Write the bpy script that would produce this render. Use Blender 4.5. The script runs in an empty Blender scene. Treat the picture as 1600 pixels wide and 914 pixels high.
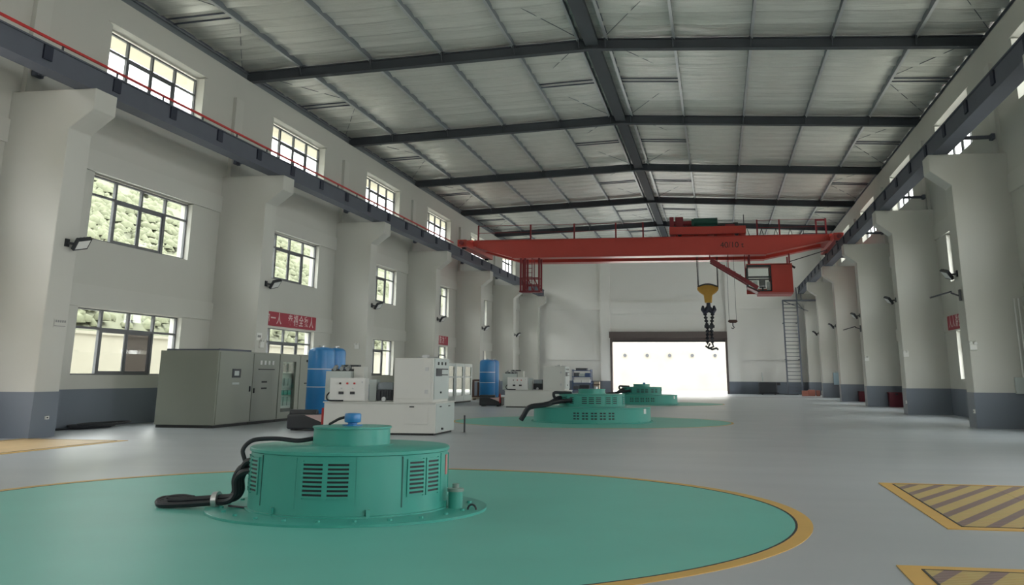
import bpy, math, random
from mathutils import Vector, Matrix
random.seed(7)
PI = math.pi
S = bpy.context.scene
COL = S.collection

# ------------------------------------------------------------------ camera
cam_d = bpy.data.cameras.new('camera')
cam = bpy.data.objects.new('camera', cam_d)
COL.objects.link(cam)
_r = Vector((0.98409273, 0.17758217, 0.00510547))
_u = Vector((0.04266236, -0.2641204, 0.96354571))
_f = Vector((-0.172457, 0.94800052, 0.26749505))
cam.matrix_world = Matrix(((_r.x, _u.x, -_f.x, 0), (_r.y, _u.y, -_f.y, 0), (_r.z, _u.z, -_f.z, 1.5304), (0, 0, 0, 1)))
cam_d.sensor_fit = 'HORIZONTAL'
cam_d.sensor_width = 36
cam_d.lens = 1559.383 / 1600 * 36
cam_d.shift_x = (800 - 829.797) / 1600
cam_d.shift_y = (153.691 - 457) / 1600
cam_d.clip_end = 800
S.camera = cam

# ------------------------------------------------------------------ world, exposure
S.view_settings.view_transform = 'Standard'
S.view_settings.look = 'None'
S.view_settings.gamma = 1
S.view_settings.use_curve_mapping = False
S.view_settings.exposure = 3.25
w = bpy.data.worlds.new('overcast_sky')
S.world = w
w.use_nodes = True
nt = w.node_tree
nt.nodes.clear()
_o = nt.nodes.new('ShaderNodeOutputWorld')
_b = nt.nodes.new('ShaderNodeBackground')
_t = nt.nodes.new('ShaderNodeTexCoord')
_s = nt.nodes.new('ShaderNodeSeparateXYZ')
_m = nt.nodes.new('ShaderNodeMapRange')
_c = nt.nodes.new('ShaderNodeMix')
_c.data_type = 'RGBA'
nt.links.new(_t.outputs['Generated'], _s.inputs[0])
nt.links.new(_s.outputs['Z'], _m.inputs[0])
_m.inputs[1].default_value = 0.0
_m.inputs[2].default_value = 0.9
nt.links.new(_m.outputs[0], _c.inputs[0])
_c.inputs[6].default_value = (0.86, 0.86, 0.84, 1)
_c.inputs[7].default_value = (1.0, 1.0, 0.98, 1)
nt.links.new(_c.outputs[2], _b.inputs[0])
_b.inputs[1].default_value = 1.15
nt.links.new(_b.outputs[0], _o.inputs[0])
try:
    S.cycles.diffuse_bounces = 8
    S.cycles.glossy_bounces = 4
    S.cycles.max_bounces = 14
    S.cycles.transparent_max_bounces = 16
    S.cycles.sample_clamp_indirect = 6
except Exception:
    pass

# dimensions
XL, XR, XC = -18.28, 9.77, -4.255
YB, YF = -13.2, 96.2
WT = 0.44
KS = range(-3, 7)
Y0 = 22.84          # near face of column 0; one every 12 m
CIL, CIR = -16.45, 7.94   # inner faces of the columns
ORD = ['nearest', 'second', 'third', 'fourth', 'fifth', 'sixth', 'seventh', 'farthest']


# ------------------------------------------------------------------ helpers
LOCS = {}


def wloc(o):
    return LOCS.get(o.name, Vector((0, 0, 0))) if o else Vector((0, 0, 0))


def tag(o, label=None, cat=None, group=None, kind=None):
    if label: o['label'] = label
    if cat: o['category'] = cat
    if group: o['group'] = group
    if kind: o['kind'] = kind
    return o


def empty(name, loc, label, cat, group=None):
    o = bpy.data.objects.new(name, None)
    COL.objects.link(o)
    o.empty_display_size = 0.2
    o.location = loc
    LOCS[o.name] = Vector(loc)
    return tag(o, label, cat, group)


class MB:
    def __init__(s):
        s.v = []; s.f = []

    def box(s, x0, x1, y0, y1, z0, z1):
        return s.hexa([(x0, y0, z0), (x1, y0, z0), (x1, y1, z0), (x0, y1, z0), (x0, y0, z1), (x1, y0, z1), (x1, y1, z1), (x0, y1, z1)])

    def hexa(s, p):
        n = len(s.v)
        s.v += [tuple(q) for q in p]
        s.f += [tuple(n + i for i in q) for q in ((0, 3, 2, 1), (4, 5, 6, 7), (0, 1, 5, 4), (1, 2, 6, 5), (2, 3, 7, 6), (3, 0, 4, 7))]
        return s

    def obox(s, c, dx, dy, dz, hx, hy, hz):
        c = Vector(c); dx = Vector(dx).normalized() * hx; dy = Vector(dy).normalized() * hy; dz = Vector(dz).normalized() * hz
        return s.hexa([c + a * dx + b * dy + e * dz for e in (-1, 1) for a, b in ((-1, -1), (1, -1), (1, 1), (-1, 1))])

    def bar(s, p0, p1, w, h=None):
        p0 = Vector(p0); p1 = Vector(p1); h = h or w
        d = (p1 - p0)
        up = Vector((0, 0, 1)) if abs(d.normalized().z) < .95 else Vector((0, 1, 0))
        a = d.cross(up).normalized(); b = a.cross(d).normalized()
        return s.obox((p0 + p1) / 2, d, a, b, d.length / 2, w / 2, h / 2)

    def prism(s, poly, ax, a, b):
        n = len(s.v); m = len(poly)
        for t in (a, b):
            for (p, q) in poly:
                s.v.append((t, p, q) if ax == 'x' else ((p, t, q) if ax == 'y' else (p, q, t)))
        s.f.append(tuple(n + i for i in reversed(range(m))))
        s.f.append(tuple(n + m + i for i in range(m)))
        for i in range(m):
            j = (i + 1) % m
            s.f.append((n + i, n + j, n + m + j, n + m + i))
        return s

    def tube(s, path, r, n=8, caps=True):
        P = [Vector(p) for p in path]
        base = len(s.v)
        R = r if isinstance(r, (list, tuple)) else [r] * len(P)
        prev = None
        for i, p in enumerate(P):
            d = (P[min(i + 1, len(P) - 1)] - P[max(i - 1, 0)]).normalized()
            if prev is None:
                a = d.cross(Vector((0, 0, 1)) if abs(d.z) < .9 else Vector((1, 0, 0))).normalized()
            else:
                a = (prev - d * prev.dot(d)).normalized()
            prev = a
            b = d.cross(a)
            for k in range(n):
                t = 2 * PI * k / n
                s.v.append(tuple(p + (a * math.cos(t) + b * math.sin(t)) * R[i]))
        for i in range(len(P) - 1):
            for k in range(n):
                k2 = (k + 1) % n
                s.f.append((base + i * n + k, base + i * n + k2, base + (i + 1) * n + k2, base + (i + 1) * n + k))
        if caps:
            s.f.append(tuple(base + k for k in reversed(range(n))))
            s.f.append(tuple(base + (len(P) - 1) * n + k for k in range(n)))
        return s

    def cyl(s, p0, p1, r, n=16):
        return s.tube([p0, p1], r, n)

    def lathe(s, cx, cy, prof, n=48):
        base = len(s.v); m = len(prof)
        for (r, z) in prof:
            for k in range(n):
                t = 2 * PI * k / n
                s.v.append((cx + r * math.cos(t), cy + r * math.sin(t), z))
        for i in range(m - 1):
            for k in range(n):
                k2 = (k + 1) % n
                s.f.append((base + i * n + k, base + i * n + k2, base + (i + 1) * n + k2, base + (i + 1) * n + k))
        s.f.append(tuple(base + k for k in reversed(range(n))))
        s.f.append(tuple(base + (m - 1) * n + k for k in range(n)))
        return s

    def arc(s, cx, cy, r0, r1, a0, a1, z0, z1, n=6):
        """curved plate between radii r0 and r1, angles in degrees"""
        b = len(s.v)
        for i in range(n + 1):
            t = math.radians(a0 + (a1 - a0) * i / n)
            for r, z in ((r0, z0), (r1, z0), (r1, z1), (r0, z1)):
                s.v.append((cx + r * math.cos(t), cy + r * math.sin(t), z))
        for i in range(n):
            for k in range(4):
                k2 = (k + 1) % 4
                s.f.append((b + i * 4 + k, b + (i + 1) * 4 + k, b + (i + 1) * 4 + k2, b + i * 4 + k2))
        s.f.append((b, b + 1, b + 2, b + 3)); e = b + n * 4
        s.f.append((e + 3, e + 2, e + 1, e))
        return s

    def build(s, name, m, parent=None, smooth=False, org=None, bevel=0):
        L = wloc(parent)
        if org is None: org = Vector((0, 0, 0)) if parent is None else L
        org = Vector(org)
        me = bpy.data.meshes.new(name)
        me.from_pydata([(a - org.x, b - org.y, c - org.z) for a, b, c in s.v], [], s.f)
        me.update()
        if m: me.materials.append(m)
        if smooth:
            me.polygons.foreach_set('use_smooth', [True] * len(me.polygons))
            me.set_sharp_from_angle(angle=math.radians(35))
        o = bpy.data.objects.new(name, me)
        COL.objects.link(o)
        if parent: o.parent = parent
        o.location = org - L
        LOCS[o.name] = org
        if bevel:
            b = o.modifiers.new('bevel', 'BEVEL'); b.width = bevel; b.segments = 2; b.limit_method = 'ANGLE'
        return o


def box(name, m, x0, x1, y0, y1, z0, z1, parent=None, **k):
    if parent is None and 'org' not in k: k['org'] = ((x0 + x1) / 2, (y0 + y1) / 2, z0)
    return MB().box(x0, x1, y0, y1, z0, z1).build(name, m, parent, **k)


def kids(o):
    return [c for c in CHILD.get(o.name, [])]


CHILD = {}


def index_children():
    CHILD.clear()
    for o in COL.objects:
        if o.parent: CHILD.setdefault(o.parent.name, []).append(o)


def dup(root, delta=(0, 0, 0), label=None, group=None, rotz=None, loc=None):
    def rec(o, par):
        c = o.copy(); COL.objects.link(c)
        if par: c.parent = par
        for k in kids(o): rec(k, c)
        return c
    r = rec(root, None)
    r.location = Vector(loc) if loc is not None else root.location + Vector(delta)
    LOCS[r.name] = Vector(r.location)
    if rotz is not None: r.rotation_euler = (0, 0, rotz)
    if label: r['label'] = label
    if group: r['group'] = group
    return r


def text(name, body, size, m, parent, origin, ax, ay, extrude=.004, spacing=1.0, bold=0.0):
    cu = bpy.data.curves.new('lettering', 'FONT')
    cu.body = body; cu.size = size; cu.extrude = extrude; cu.align_x = 'CENTER'; cu.align_y = 'CENTER'
    cu.space_character = spacing; cu.offset = bold
    t = bpy.data.objects.new('lettering', cu)
    COL.objects.link(t)
    dg = bpy.context.evaluated_depsgraph_get()
    me = bpy.data.meshes.new_from_object(t.evaluated_get(dg))
    bpy.data.objects.remove(t); bpy.data.curves.remove(cu)
    X = Vector(ax); Y = Vector(ay); Z = X.cross(Y); O = Vector(origin) - wloc(parent)
    me.transform(Matrix(((X.x, Y.x, Z.x, O.x), (X.y, Y.y, Z.y, O.y), (X.z, Y.z, Z.z, O.z), (0, 0, 0, 1))))
    me.name = name
    me.materials.clear(); me.materials.append(m)
    o = bpy.data.objects.new(name, me)
    COL.objects.link(o); o.parent = parent
    return o


# ------------------------------------------------------------------ materials
MATS = {}


def mat(name, col, rough=.5, metal=0.0, var=.06, scale=2.0, bump=0.0, bscale=40, coat=0.0, spec=.5):
    if name in MATS: return MATS[name]
    m = bpy.data.materials.new(name); m.use_nodes = True
    n = m.node_tree; P = n.nodes['Principled BSDF']
    P.inputs['Roughness'].default_value = rough
    P.inputs['Metallic'].default_value = metal
    P.inputs['Specular IOR Level'].default_value = spec
    if coat: P.inputs['Coat Weight'].default_value = coat; P.inputs['Coat Roughness'].default_value = .15
    g = n.nodes.new('ShaderNodeNewGeometry')
    t = n.nodes.new('ShaderNodeTexNoise'); t.inputs['Scale'].default_value = scale; t.inputs['Detail'].default_value = 5
    n.links.new(g.outputs['Position'], t.inputs['Vector'])
    mx = n.nodes.new('ShaderNodeMix'); mx.data_type = 'RGBA'
    c = Vector(col)
    mx.inputs[6].default_value = (*(c * (1 - var)), 1); mx.inputs[7].default_value = (*[min(1, q) for q in c * (1 + var)], 1)
    n.links.new(t.outputs['Fac'], mx.inputs[0]); n.links.new(mx.outputs[2], P.inputs['Base Color'])
    if bump:
        t2 = n.nodes.new('ShaderNodeTexNoise'); t2.inputs['Scale'].default_value = bscale
        n.links.new(g.outputs['Position'], t2.inputs['Vector'])
        b = n.nodes.new('ShaderNodeBump'); b.inputs['Strength'].default_value = bump; b.inputs['Distance'].default_value = .02
        n.links.new(t2.outputs['Fac'], b.inputs['Height']); n.links.new(b.outputs[0], P.inputs['Normal'])
    MATS[name] = m
    return m


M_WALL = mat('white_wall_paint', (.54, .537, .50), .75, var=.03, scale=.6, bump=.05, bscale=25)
M_WALLF = mat('brightened_wall_white', (.80, .79, .765), .7, var=.02, scale=.6)  # wall white raised to stand in for the brighter, hazy far end
M_COLUMN = mat('white_column_paint', (.56, .557, .52), .6, var=.03, scale=.8, bump=.04, bscale=12)
M_DADO = mat('slate_dado_paint', (.165, .19, .235), .5, var=.05, scale=1.0)
M_STEEL = mat('dark_grey_steel', (.115, .125, .155), .7, var=.08, scale=1.5, spec=.2)
M_RAFTER = mat('dark_rafter_steel', (.085, .094, .108), .7, var=.08, scale=1.5, spec=.2)
M_STIFF = mat('blue_black_steel', (.035, .040, .060), .7, var=.1, spec=.2)
M_PURLIND = mat('shaded_purlin_steel', (.17, .19, .215), .5, .1, var=.1)  # darker tone puts the purlins' shadow side into the colour
M_PURLIN = mat('galvanised_lit_edge', (.50, .52, .53), .35, .3, var=.1)  # lighter tone paints the lit lower edge of the same purlins
M_RED = mat('crane_red_paint', (.54, .062, .048), .36, var=.08, scale=1.0)
M_REDD = mat('dark_red_paint', (.24, .025, .035), .5, var=.1)
M_GREEN = mat('generator_green_paint', (.050, .330, .275), .4, var=.05, scale=3, coat=.1)
M_GREEN2 = mat('dark_green_seam', (.015, .10, .085), .5)
M_PAD = mat('green_floor_paint', (.13, .46, .395), .42, var=.09, scale=.8, spec=.4)
M_YEL = mat('yellow_floor_paint', (.58, .36, .10), .55, var=.12, scale=1.5)
M_GREY = mat('grey_green_cabinet_paint', (.26, .275, .235), .4, var=.04, scale=1)
M_GREYD = mat('dark_gap', (.03, .032, .032), .7)
M_WHITE = mat('white_cabinet_paint', (.66, .66, .63), .4, var=.03)
M_LGREY = mat('light_grey_cabinet_paint', (.50, .55, .54), .4, var=.03)
M_BLUE = mat('blue_tank_paint', (.018, .20, .50), .35, var=.08, scale=2, coat=.2)
M_BLACK = mat('black_rubber', (.016, .018, .024), .5, var=.15, scale=8)
M_BLACKM = mat('black_metal', (.03, .033, .04), .45, var=.1)
M_CHROME = mat('silver_metal', (.55, .56, .57), .3, .8, var=.05)
M_HOOK = mat('hook_yellow_paint', (.55, .30, .045), .5, var=.12, scale=3)
M_BROWN = mat('dark_brown_door_steel', (.125, .100, .095), .5, var=.1)
M_FRAME = mat('window_frame_grey', (.12, .125, .135), .45, var=.05)
M_LIGHTW = mat('white_plastic', (.74, .74, .72), .4, var=.02)
M_BANNER = mat('banner_red', (.36, .025, .05), .6, var=.06)
M_PINK = mat('pale_lettering', (.70, .52, .52), .6, var=.02)
M_INK = mat('dark_ink', (.05, .03, .03), .6)
M_MOTOR = mat('motor_green', (.02, .10, .075), .45)
M_LENS = mat('lamp_glass', (.82, .83, .82), .25)  # pale tone also carries the lens's bright reflection
M_REDP = mat('signal_red', (.55, .03, .03), .4)
M_CONC = mat('pale_concrete', (.27, .255, .21), .85, var=.12, scale=.7, bump=.2, bscale=6)
M_YARD = mat('yard_concrete', (.55, .54, .50), .85, var=.08, scale=.3)
M_SOFFIT = mat('cream_soffit', (.62, .57, .47), .8, var=.04)
M_LEAF = mat('hill_foliage', (.120, .126, .088), .85, var=.25, scale=2.5, spec=.1)
M_LEAF2 = mat('shrub_foliage', (.122, .130, .086), .85, var=.35, scale=7, spec=.1)
M_CRATE = mat('dark_brown_crate', (.10, .055, .045), .7, var=.2)
M_TIMBER = mat('pale_timber', (.48, .40, .30), .7, var=.15)
M_LBLUE = mat('pale_blue_panel', (.36, .50, .58), .5)
M_BRICKRED = mat('brick_red_carton', (.42, .16, .12), .7, var=.15, scale=4)
M_MAROON = mat('maroon_paint', (.13, .014, .028), .5)
M_SHELF = mat('shelf_blue_paint', (.06, .10, .22), .5)
M_SLATE = mat('slate_grey_metal', (.20, .23, .25), .5)
M_STONE = mat('dark_stock', (.09, .09, .10), .6, var=.3, scale=5)


def floor_material():
    m = mat('grey_epoxy_floor', (.40, .435, .47), .27, var=.10, scale=.35)
    n = m.node_tree; P = n.nodes['Principled BSDF']
    g = n.nodes.new('ShaderNodeNewGeometry')
    mp = n.nodes.new('ShaderNodeMapping'); mp.inputs['Scale'].default_value = (.35, 1.1, 1)
    t = n.nodes.new('ShaderNodeTexNoise'); t.inputs['Scale'].default_value = .8; t.inputs['Detail'].default_value = 2
    r = n.nodes.new('ShaderNodeMapRange'); r.inputs[3].default_value = .26; r.inputs[4].default_value = .38
    n.links.new(g.outputs['Position'], mp.inputs[0]); n.links.new(mp.outputs[0], t.inputs['Vector'])
    n.links.new(t.outputs['Fac'], r.inputs[0]); n.links.new(r.outputs[0], P.inputs['Roughness'])
    return m


def foil_material():
    m = bpy.data.materials.new('roof_foil'); m.use_nodes = True
    n = m.node_tree; P = n.nodes['Principled BSDF']
    P.inputs['Metallic'].default_value = .22
    P.inputs['Roughness'].default_value = .27
    g = n.nodes.new('ShaderNodeNewGeometry')
    mp = n.nodes.new('ShaderNodeMapping'); mp.inputs['Scale'].default_value = (.35, 4.5, 1)
    n.links.new(g.outputs['Position'], mp.inputs[0])
    t = n.nodes.new('ShaderNodeTexNoise'); t.inputs['Scale'].default_value = .9; t.inputs['Detail'].default_value = 6; t.inputs['Roughness'].default_value = .6
    n.links.new(mp.outputs[0], t.inputs['Vector'])
    mx = n.nodes.new('ShaderNodeMix'); mx.data_type = 'RGBA'
    mx.inputs[6].default_value = (.76, .77, .72, 1); mx.inputs[7].default_value = (.90, .90, .84, 1)
    n.links.new(t.outputs['Fac'], mx.inputs[0]); n.links.new(mx.outputs[2], P.inputs['Base Color'])
    b = n.nodes.new('ShaderNodeBump'); b.inputs['Strength'].default_value = .75; b.inputs['Distance'].default_value = .16
    n.links.new(t.outputs['Fac'], b.inputs['Height']); n.links.new(b.outputs[0], P.inputs['Normal'])
    return m


def glass_material(name, tint, amount=.5, rough=.02):
    m = bpy.data.materials.new(name); m.use_nodes = True
    n = m.node_tree; n.nodes.clear()
    o = n.nodes.new('ShaderNodeOutputMaterial'); mx = n.nodes.new('ShaderNodeMixShader')
    t = n.nodes.new('ShaderNodeBsdfTransparent'); t.inputs[0].default_value = (*tint, 1)
    g = n.nodes.new('ShaderNodeBsdfGlossy'); g.inputs['Roughness'].default_value = rough
    lw = n.nodes.new('ShaderNodeLayerWeight'); pw = n.nodes.new('ShaderNodeMath'); pw.operation = 'POWER'; pw.inputs[1].default_value = 4
    ma = n.nodes.new('ShaderNodeMath'); ma.operation = 'MULTIPLY_ADD'; ma.inputs[1].default_value = amount; ma.inputs[2].default_value = .04
    n.links.new(lw.outputs['Facing'], pw.inputs[0]); n.links.new(pw.outputs[0], ma.inputs[0]); n.links.new(ma.outputs[0], mx.inputs[0])
    n.links.new(t.outputs[0], mx.inputs[1]); n.links.new(g.outputs[0], mx.inputs[2]); n.links.new(mx.outputs[0], o.inputs[0])
    return m


def stripe_material():
    m = bpy.data.materials.new('hatch_stripes'); m.use_nodes = True
    n = m.node_tree; P = n.nodes['Principled BSDF']; P.inputs['Roughness'].default_value = .55
    g = n.nodes.new('ShaderNodeNewGeometry'); s = n.nodes.new('ShaderNodeSeparateXYZ')
    n.links.new(g.outputs['Position'], s.inputs[0])

    def math_(op, a, b=None):
        k = n.nodes.new('ShaderNodeMath'); k.operation = op
        for i, q in enumerate((a, b)):
            if q is None: continue
            if isinstance(q, (int, float)): k.inputs[i].default_value = q
            else: n.links.new(q, k.inputs[i])
        return k.outputs[0]
    ph = math_('DIVIDE', math_('SUBTRACT', s.outputs['Y'], math_('MULTIPLY', s.outputs['X'], 2.04)), .735)
    st = math_('GREATER_THAN', math_('FRACT', math_('ADD', ph, .12)), .60)
    t = n.nodes.new('ShaderNodeTexNoise'); t.inputs['Scale'].default_value = 9
    n.links.new(g.outputs['Position'], t.inputs['Vector'])
    mx = n.nodes.new('ShaderNodeMix'); mx.data_type = 'RGBA'
    mx.inputs[6].default_value = (.50, .38, .15, 1); mx.inputs[7].default_value = (.22, .155, .15, 1)
    n.links.new(st, mx.inputs[0])
    m2 = n.nodes.new('ShaderNodeMix'); m2.data_type = 'RGBA'; m2.blend_type = 'MULTIPLY'; m2.inputs[0].default_value = .2
    n.links.new(mx.outputs[2], m2.inputs[6]); n.links.new(t.outputs['Color'], m2.inputs[7])
    n.links.new(m2.outputs[2], P.inputs['Base Color'])
    b = n.nodes.new('ShaderNodeBump'); b.inputs['Strength'].default_value = .3; b.inputs['Distance'].default_value = .01
    rib = math_('SINE', math_('MULTIPLY', s.outputs['Y'], 90.0))
    n.links.new(rib, b.inputs['Height']); n.links.new(b.outputs[0], P.inputs['Normal'])
    return m


M_FLOOR = floor_material()
M_FOIL = foil_material()
M_GLASS = glass_material('window_glass', (.93, .95, .94), .45)
M_CABGLASS = glass_material('cabinet_glass', (.88, .94, .91), .7)
M_SCREEN = glass_material('fly_screen_mesh', (.38, .36, .37), .1, .4)
M_STRIPE = stripe_material()
M_TAN = mat('tan_hatch_paint', (.60, .43, .22), .5, var=.15, scale=3)

# ------------------------------------------------------------------ outside
o = box('yard_ground', M_YARD, -190, 150, -120, 230, -.5, -.21)
tag(o, 'pale concrete yard outside the hall, seen through the open doorway', 'ground', kind='structure')
o = MB().box(-33, -32.2, -30, 130, -.22, 3.5).box(-33.1, -32.1, -30, 130, 3.5, 3.65).build('retaining_wall', M_CONC, org=(-32.6, 50, -.22))
tag(o, 'cream retaining wall below the green hill, outside the left windows', 'wall', kind='structure')
b = MB().box(-45, 40, 128, 129, -.22, 10).build('yard_wall', mat('weathered_yard_wall', (.19, .183, .16), .85, var=.25, scale=.4), org=(-2, 128, -.22))
tag(b, 'pale yard wall with a row of drain holes behind the open doorway', 'wall', kind='structure')
for i in range(9):
    x = -14 + 2.75 * i
    MB().cyl((x, 127.75, 4.0), (x, 128.02, 4.0), .2, 10).build('drain_pipe', M_BLACKM, b)

# hill with shrubs
b = MB(); nx, ny = 24, 60
rnd = random.Random(3)
for j in range(ny + 1):
    for i in range(nx + 1):
        x = -33.2 - 90 * i / nx; y = -60 + 420 * j / ny
        t = i / nx
        z = 3.3 + 36 * min(1, t * 1.25) ** .85 + (rnd.uniform(-1.2, 1.2) if i else 0) + 2.5 * math.sin(y * .05 + t * 4) * t
        b.v.append((x, y, z))
for j in range(ny):
    for i in range(nx):
        a = j * (nx + 1) + i
        b.f.append((a, a + nx + 1, a + nx + 2, a + 1))
hill = b.build('hillside', M_LEAF, org=(-60, 60, 3), smooth=True)
tag(hill, 'green hillside rising behind the left wall windows', 'hill', kind='structure')
b = MB()


def blob(b, c, r, rnd):
    n0 = len(b.v); ph = rnd.uniform(0, 6)
    pts = [(0, 0, 1)] + [(math.cos(ph + k * 1.0472) * .87, math.sin(ph + k * 1.0472) * .87, .45) for k in range(6)] + \
          [(math.cos(ph + .52 + k * 1.0472), math.sin(ph + .52 + k * 1.0472), -.25) for k in range(6)]
    for p in pts:
        q = r * rnd.uniform(.75, 1.2)
        b.v.append((c[0] + p[0] * q, c[1] + p[1] * q, c[2] + p[2] * q))
    for k in range(6):
        k2 = (k + 1) % 6
        b.f += [(n0, n0 + 1 + k, n0 + 1 + k2), (n0 + 1 + k, n0 + 7 + k, n0 + 1 + k2), (n0 + 1 + k2, n0 + 7 + k, n0 + 7 + k2)]


for i in range(13000):
    t = rnd.random() * (.42 if i % 5 else 1.0); x = -34 - 84 * t; y = -x * rnd.uniform(1.0, 5.2) if i % 4 else rnd.uniform(-10, 200)
    if y > 340: continue
    tt = (-33.2 - x) / 90
    z = 3.3 + 36 * min(1, tt * 1.25) ** .85 + 2.5 * math.sin(y * .05 + tt * 4) * tt
    blob(b, (x, y, z + rnd.uniform(-.25, .25)), rnd.uniform(.18, .5) * (1 + 1.6 * t), rnd)
o = b.build('hill_shrubs', M_LEAF2, org=(-60, 60, 3))
o.data.polygons.foreach_set('use_smooth', [True] * len(o.data.polygons))
tag(o, 'mass of green shrubs covering the hillside outside the left windows', 'shrubs', kind='stuff')

# ------------------------------------------------------------------ floor
floor = box('floor', M_FLOOR, XL - WT, XR + WT, YB, YF + 3, -.2, 0)
tag(floor, 'grey polished epoxy floor of the machine hall', 'floor', kind='structure')
PADS = [(-4.37, 12.135, 5.14), (-4.37, 36.2, 4.75), (-4.37, 60.2, 4.6)]


def disc(name, m, cx, cy, r0, r1, z, n=128):
    b = MB()
    if r0 == 0:
        b.lathe(cx, cy, [(r1, .0), (r1, z)], n)
    else:
        b.arc(cx, cy, r0, r1, 0, 360, 0, z, n)
    return b.build(name, m, floor)


for i, (cx, cy, r) in enumerate(PADS):
    disc('green_circle', M_PAD, cx, cy, 0, r, .004)
    if i == 0:
        q = disc('yellow_ring', M_YEL, cx, cy, r, r + .17, .005)
    else:
        disc('yellow_ring', M_YEL, cx, cy, r, r + .08, .004)
disc('inlay_joint', M_GREYD, PADS[0][0], PADS[0][1], PADS[0][2] - .012, PADS[0][2] + .012, .0062)
box('painted_line', M_REDD, -1.5, 9.0, 82.0, 82.22, 0, .004, floor)
# hatch covers in the floor


def hatch(x0, x1, y0, y1, rim, label, plate=None):
    t = empty('floor_hatch', ((x0 + x1) / 2, (y0 + y1) / 2, 0), label, 'hatch', 'floor hatches')
    b = MB()
    b.box(x0, x1, y0, y0 + rim, 0, .008).box(x0, x1, y1 - rim, y1, 0, .008).box(x0, x0 + rim, y0 + rim, y1 - rim, 0, .008).box(x1 - rim, x1, y0 + rim, y1 - rim, 0, .008)
    b.build('yellow_border', M_YEL, t)
    b = MB(); e = .02
    a0, a1, c0, c1 = x0 + rim, x1 - rim, y0 + rim, y1 - rim
    b.box(a0, a1, c0, c0 + e, 0, .012).box(a0, a1, c1 - e, c1, 0, .012).box(a0, a0 + e, c0, c1, 0, .012).box(a1 - e, a1, c0, c1, 0, .012)
    b.build('edge_angle', M_GREYD, t)
    n = max(1, round((a1 - a0) / 1.2))
    for i in range(n):
        u0 = a0 + e + (a1 - a0 - 2 * e) * i / n; u1 = a0 + e + (a1 - a0 - 2 * e) * (i + 1) / n
        box('cover_plate', plate or M_STRIPE, u0 + (.003 if i else 0), u1 - .003, c0 + e, c1 - e, 0, .010, t)
    return t


hatch(2.30, 6.6, 11.87, 16.65, .17, 'striped yellow and brown floor hatch at the right edge, farther of two')
hatch(1.41, 6.6, 5.4, 9.56, .17, 'striped yellow and brown floor hatch at the bottom right corner, nearer of the two')
hatch(-16.5, -13.75, 17.6, 22.75, .17, 'plain tan floor hatch with yellow border beside the nearest left column', M_TAN)

# ------------------------------------------------------------------ walls
WY = [(26.86 + 12 * k, 32.80 + 12 * k) for k in range(-3, 6)]
WZ = [(1.48, 3.40), (5.40, 7.36), (10.06, 12.04)]
ZTOP = 13.03


def side_wall(name, xi, xo, label):
    """wall between inner face xi and outer face xo with the window openings left out"""
    ys = [YB] + [q for p in WY for q in p] + [YF]
    b = MB(); x0, x1 = min(xi, xo), max(xi, xo); sg = 1 if xo > xi else -1
    xf = xi + sg * .34                                  # plane of the window frames
    # per row: opening z0..z1, flared head rises by dz and widens by dy towards the room
    H = [(1.48, 3.40, 0, 0), (5.40, 7.36, .09, .22), (10.06, 12.10, .07, .30)]
    for n_ in range(len(WY) + 1):                       # piers between the windows
        ya = YB if n_ == 0 else WY[n_ - 1][1]; yb = YF if n_ == len(WY) else WY[n_][0]
        z_ = -.2
        for (z0, z1, dz, dy) in H:
            b.box(x0, x1, ya, yb, z_, z1); z_ = z1
            if dy:
                fa = ya if n_ == 0 else ya + dy; fb = yb if n_ == len(WY) else yb - dy
                b.box(x0, x1, fa, fb, z1, z1 + dz); z_ = z1 + dz
        b.box(x0, x1, ya, yb, z_, ZTOP)
    for (ya, yb) in WY:
        z_ = -.2
        for (z0, z1, dz, dy) in H:
            b.box(x0, x1, ya, yb, z_, z0)
            z_ = z1
            if dy:
                b.box(*sorted((xf, xo)), ya - dy, yb + dy, z1, z1 + dz)
                k = len(b.v); z_ = z1 + dz
                b.v += [(xf, ya, z1), (xf, yb, z1), (xi, yb + dy, z1 + dz), (xi, ya - dy, z1 + dz), (xi, yb, z1), (xi, ya, z1), (xi, yb + dy, z1), (xi, ya - dy, z1)]
                b.f += [(k, k + 1, k + 2, k + 3), (k + 1, k + 4, k + 2), (k + 5, k, k + 3), (k + 4, k + 6, k + 2), (k + 7, k + 5, k + 3)]
        b.box(x0, x1, ya, yb, z_, ZTOP)
    o = b.build(name, M_WALL, org=((x0 + x1) / 2, 40, 0))
    return tag(o, label, 'wall', kind='structure')


wl = side_wall('wall_left', XL, XL - WT, 'white left wall with three rows of windows')
wr = side_wall('wall_right', XR, XR + WT, 'white right wall with three rows of windows')
DX0, DX1, DZ = -9.62, .86, 4.66
b = MB()
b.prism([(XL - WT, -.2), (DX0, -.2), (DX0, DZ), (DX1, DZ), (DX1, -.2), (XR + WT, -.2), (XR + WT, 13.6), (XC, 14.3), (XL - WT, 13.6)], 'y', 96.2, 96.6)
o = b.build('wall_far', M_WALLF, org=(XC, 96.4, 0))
tag(o, 'white far end wall with the large open doorway', 'wall', kind='structure')
far = o
b = MB().prism([(XL - WT, -.2), (XR + WT, -.2), (XR + WT, 13.6), (XC, 14.3), (XL - WT, 13.6)], 'y', YB - .3, YB)
o = b.build('wall_back', M_WALL, org=(XC, YB, 0))
tag(o, 'white end wall behind the camera', 'wall', kind='structure')
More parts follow.
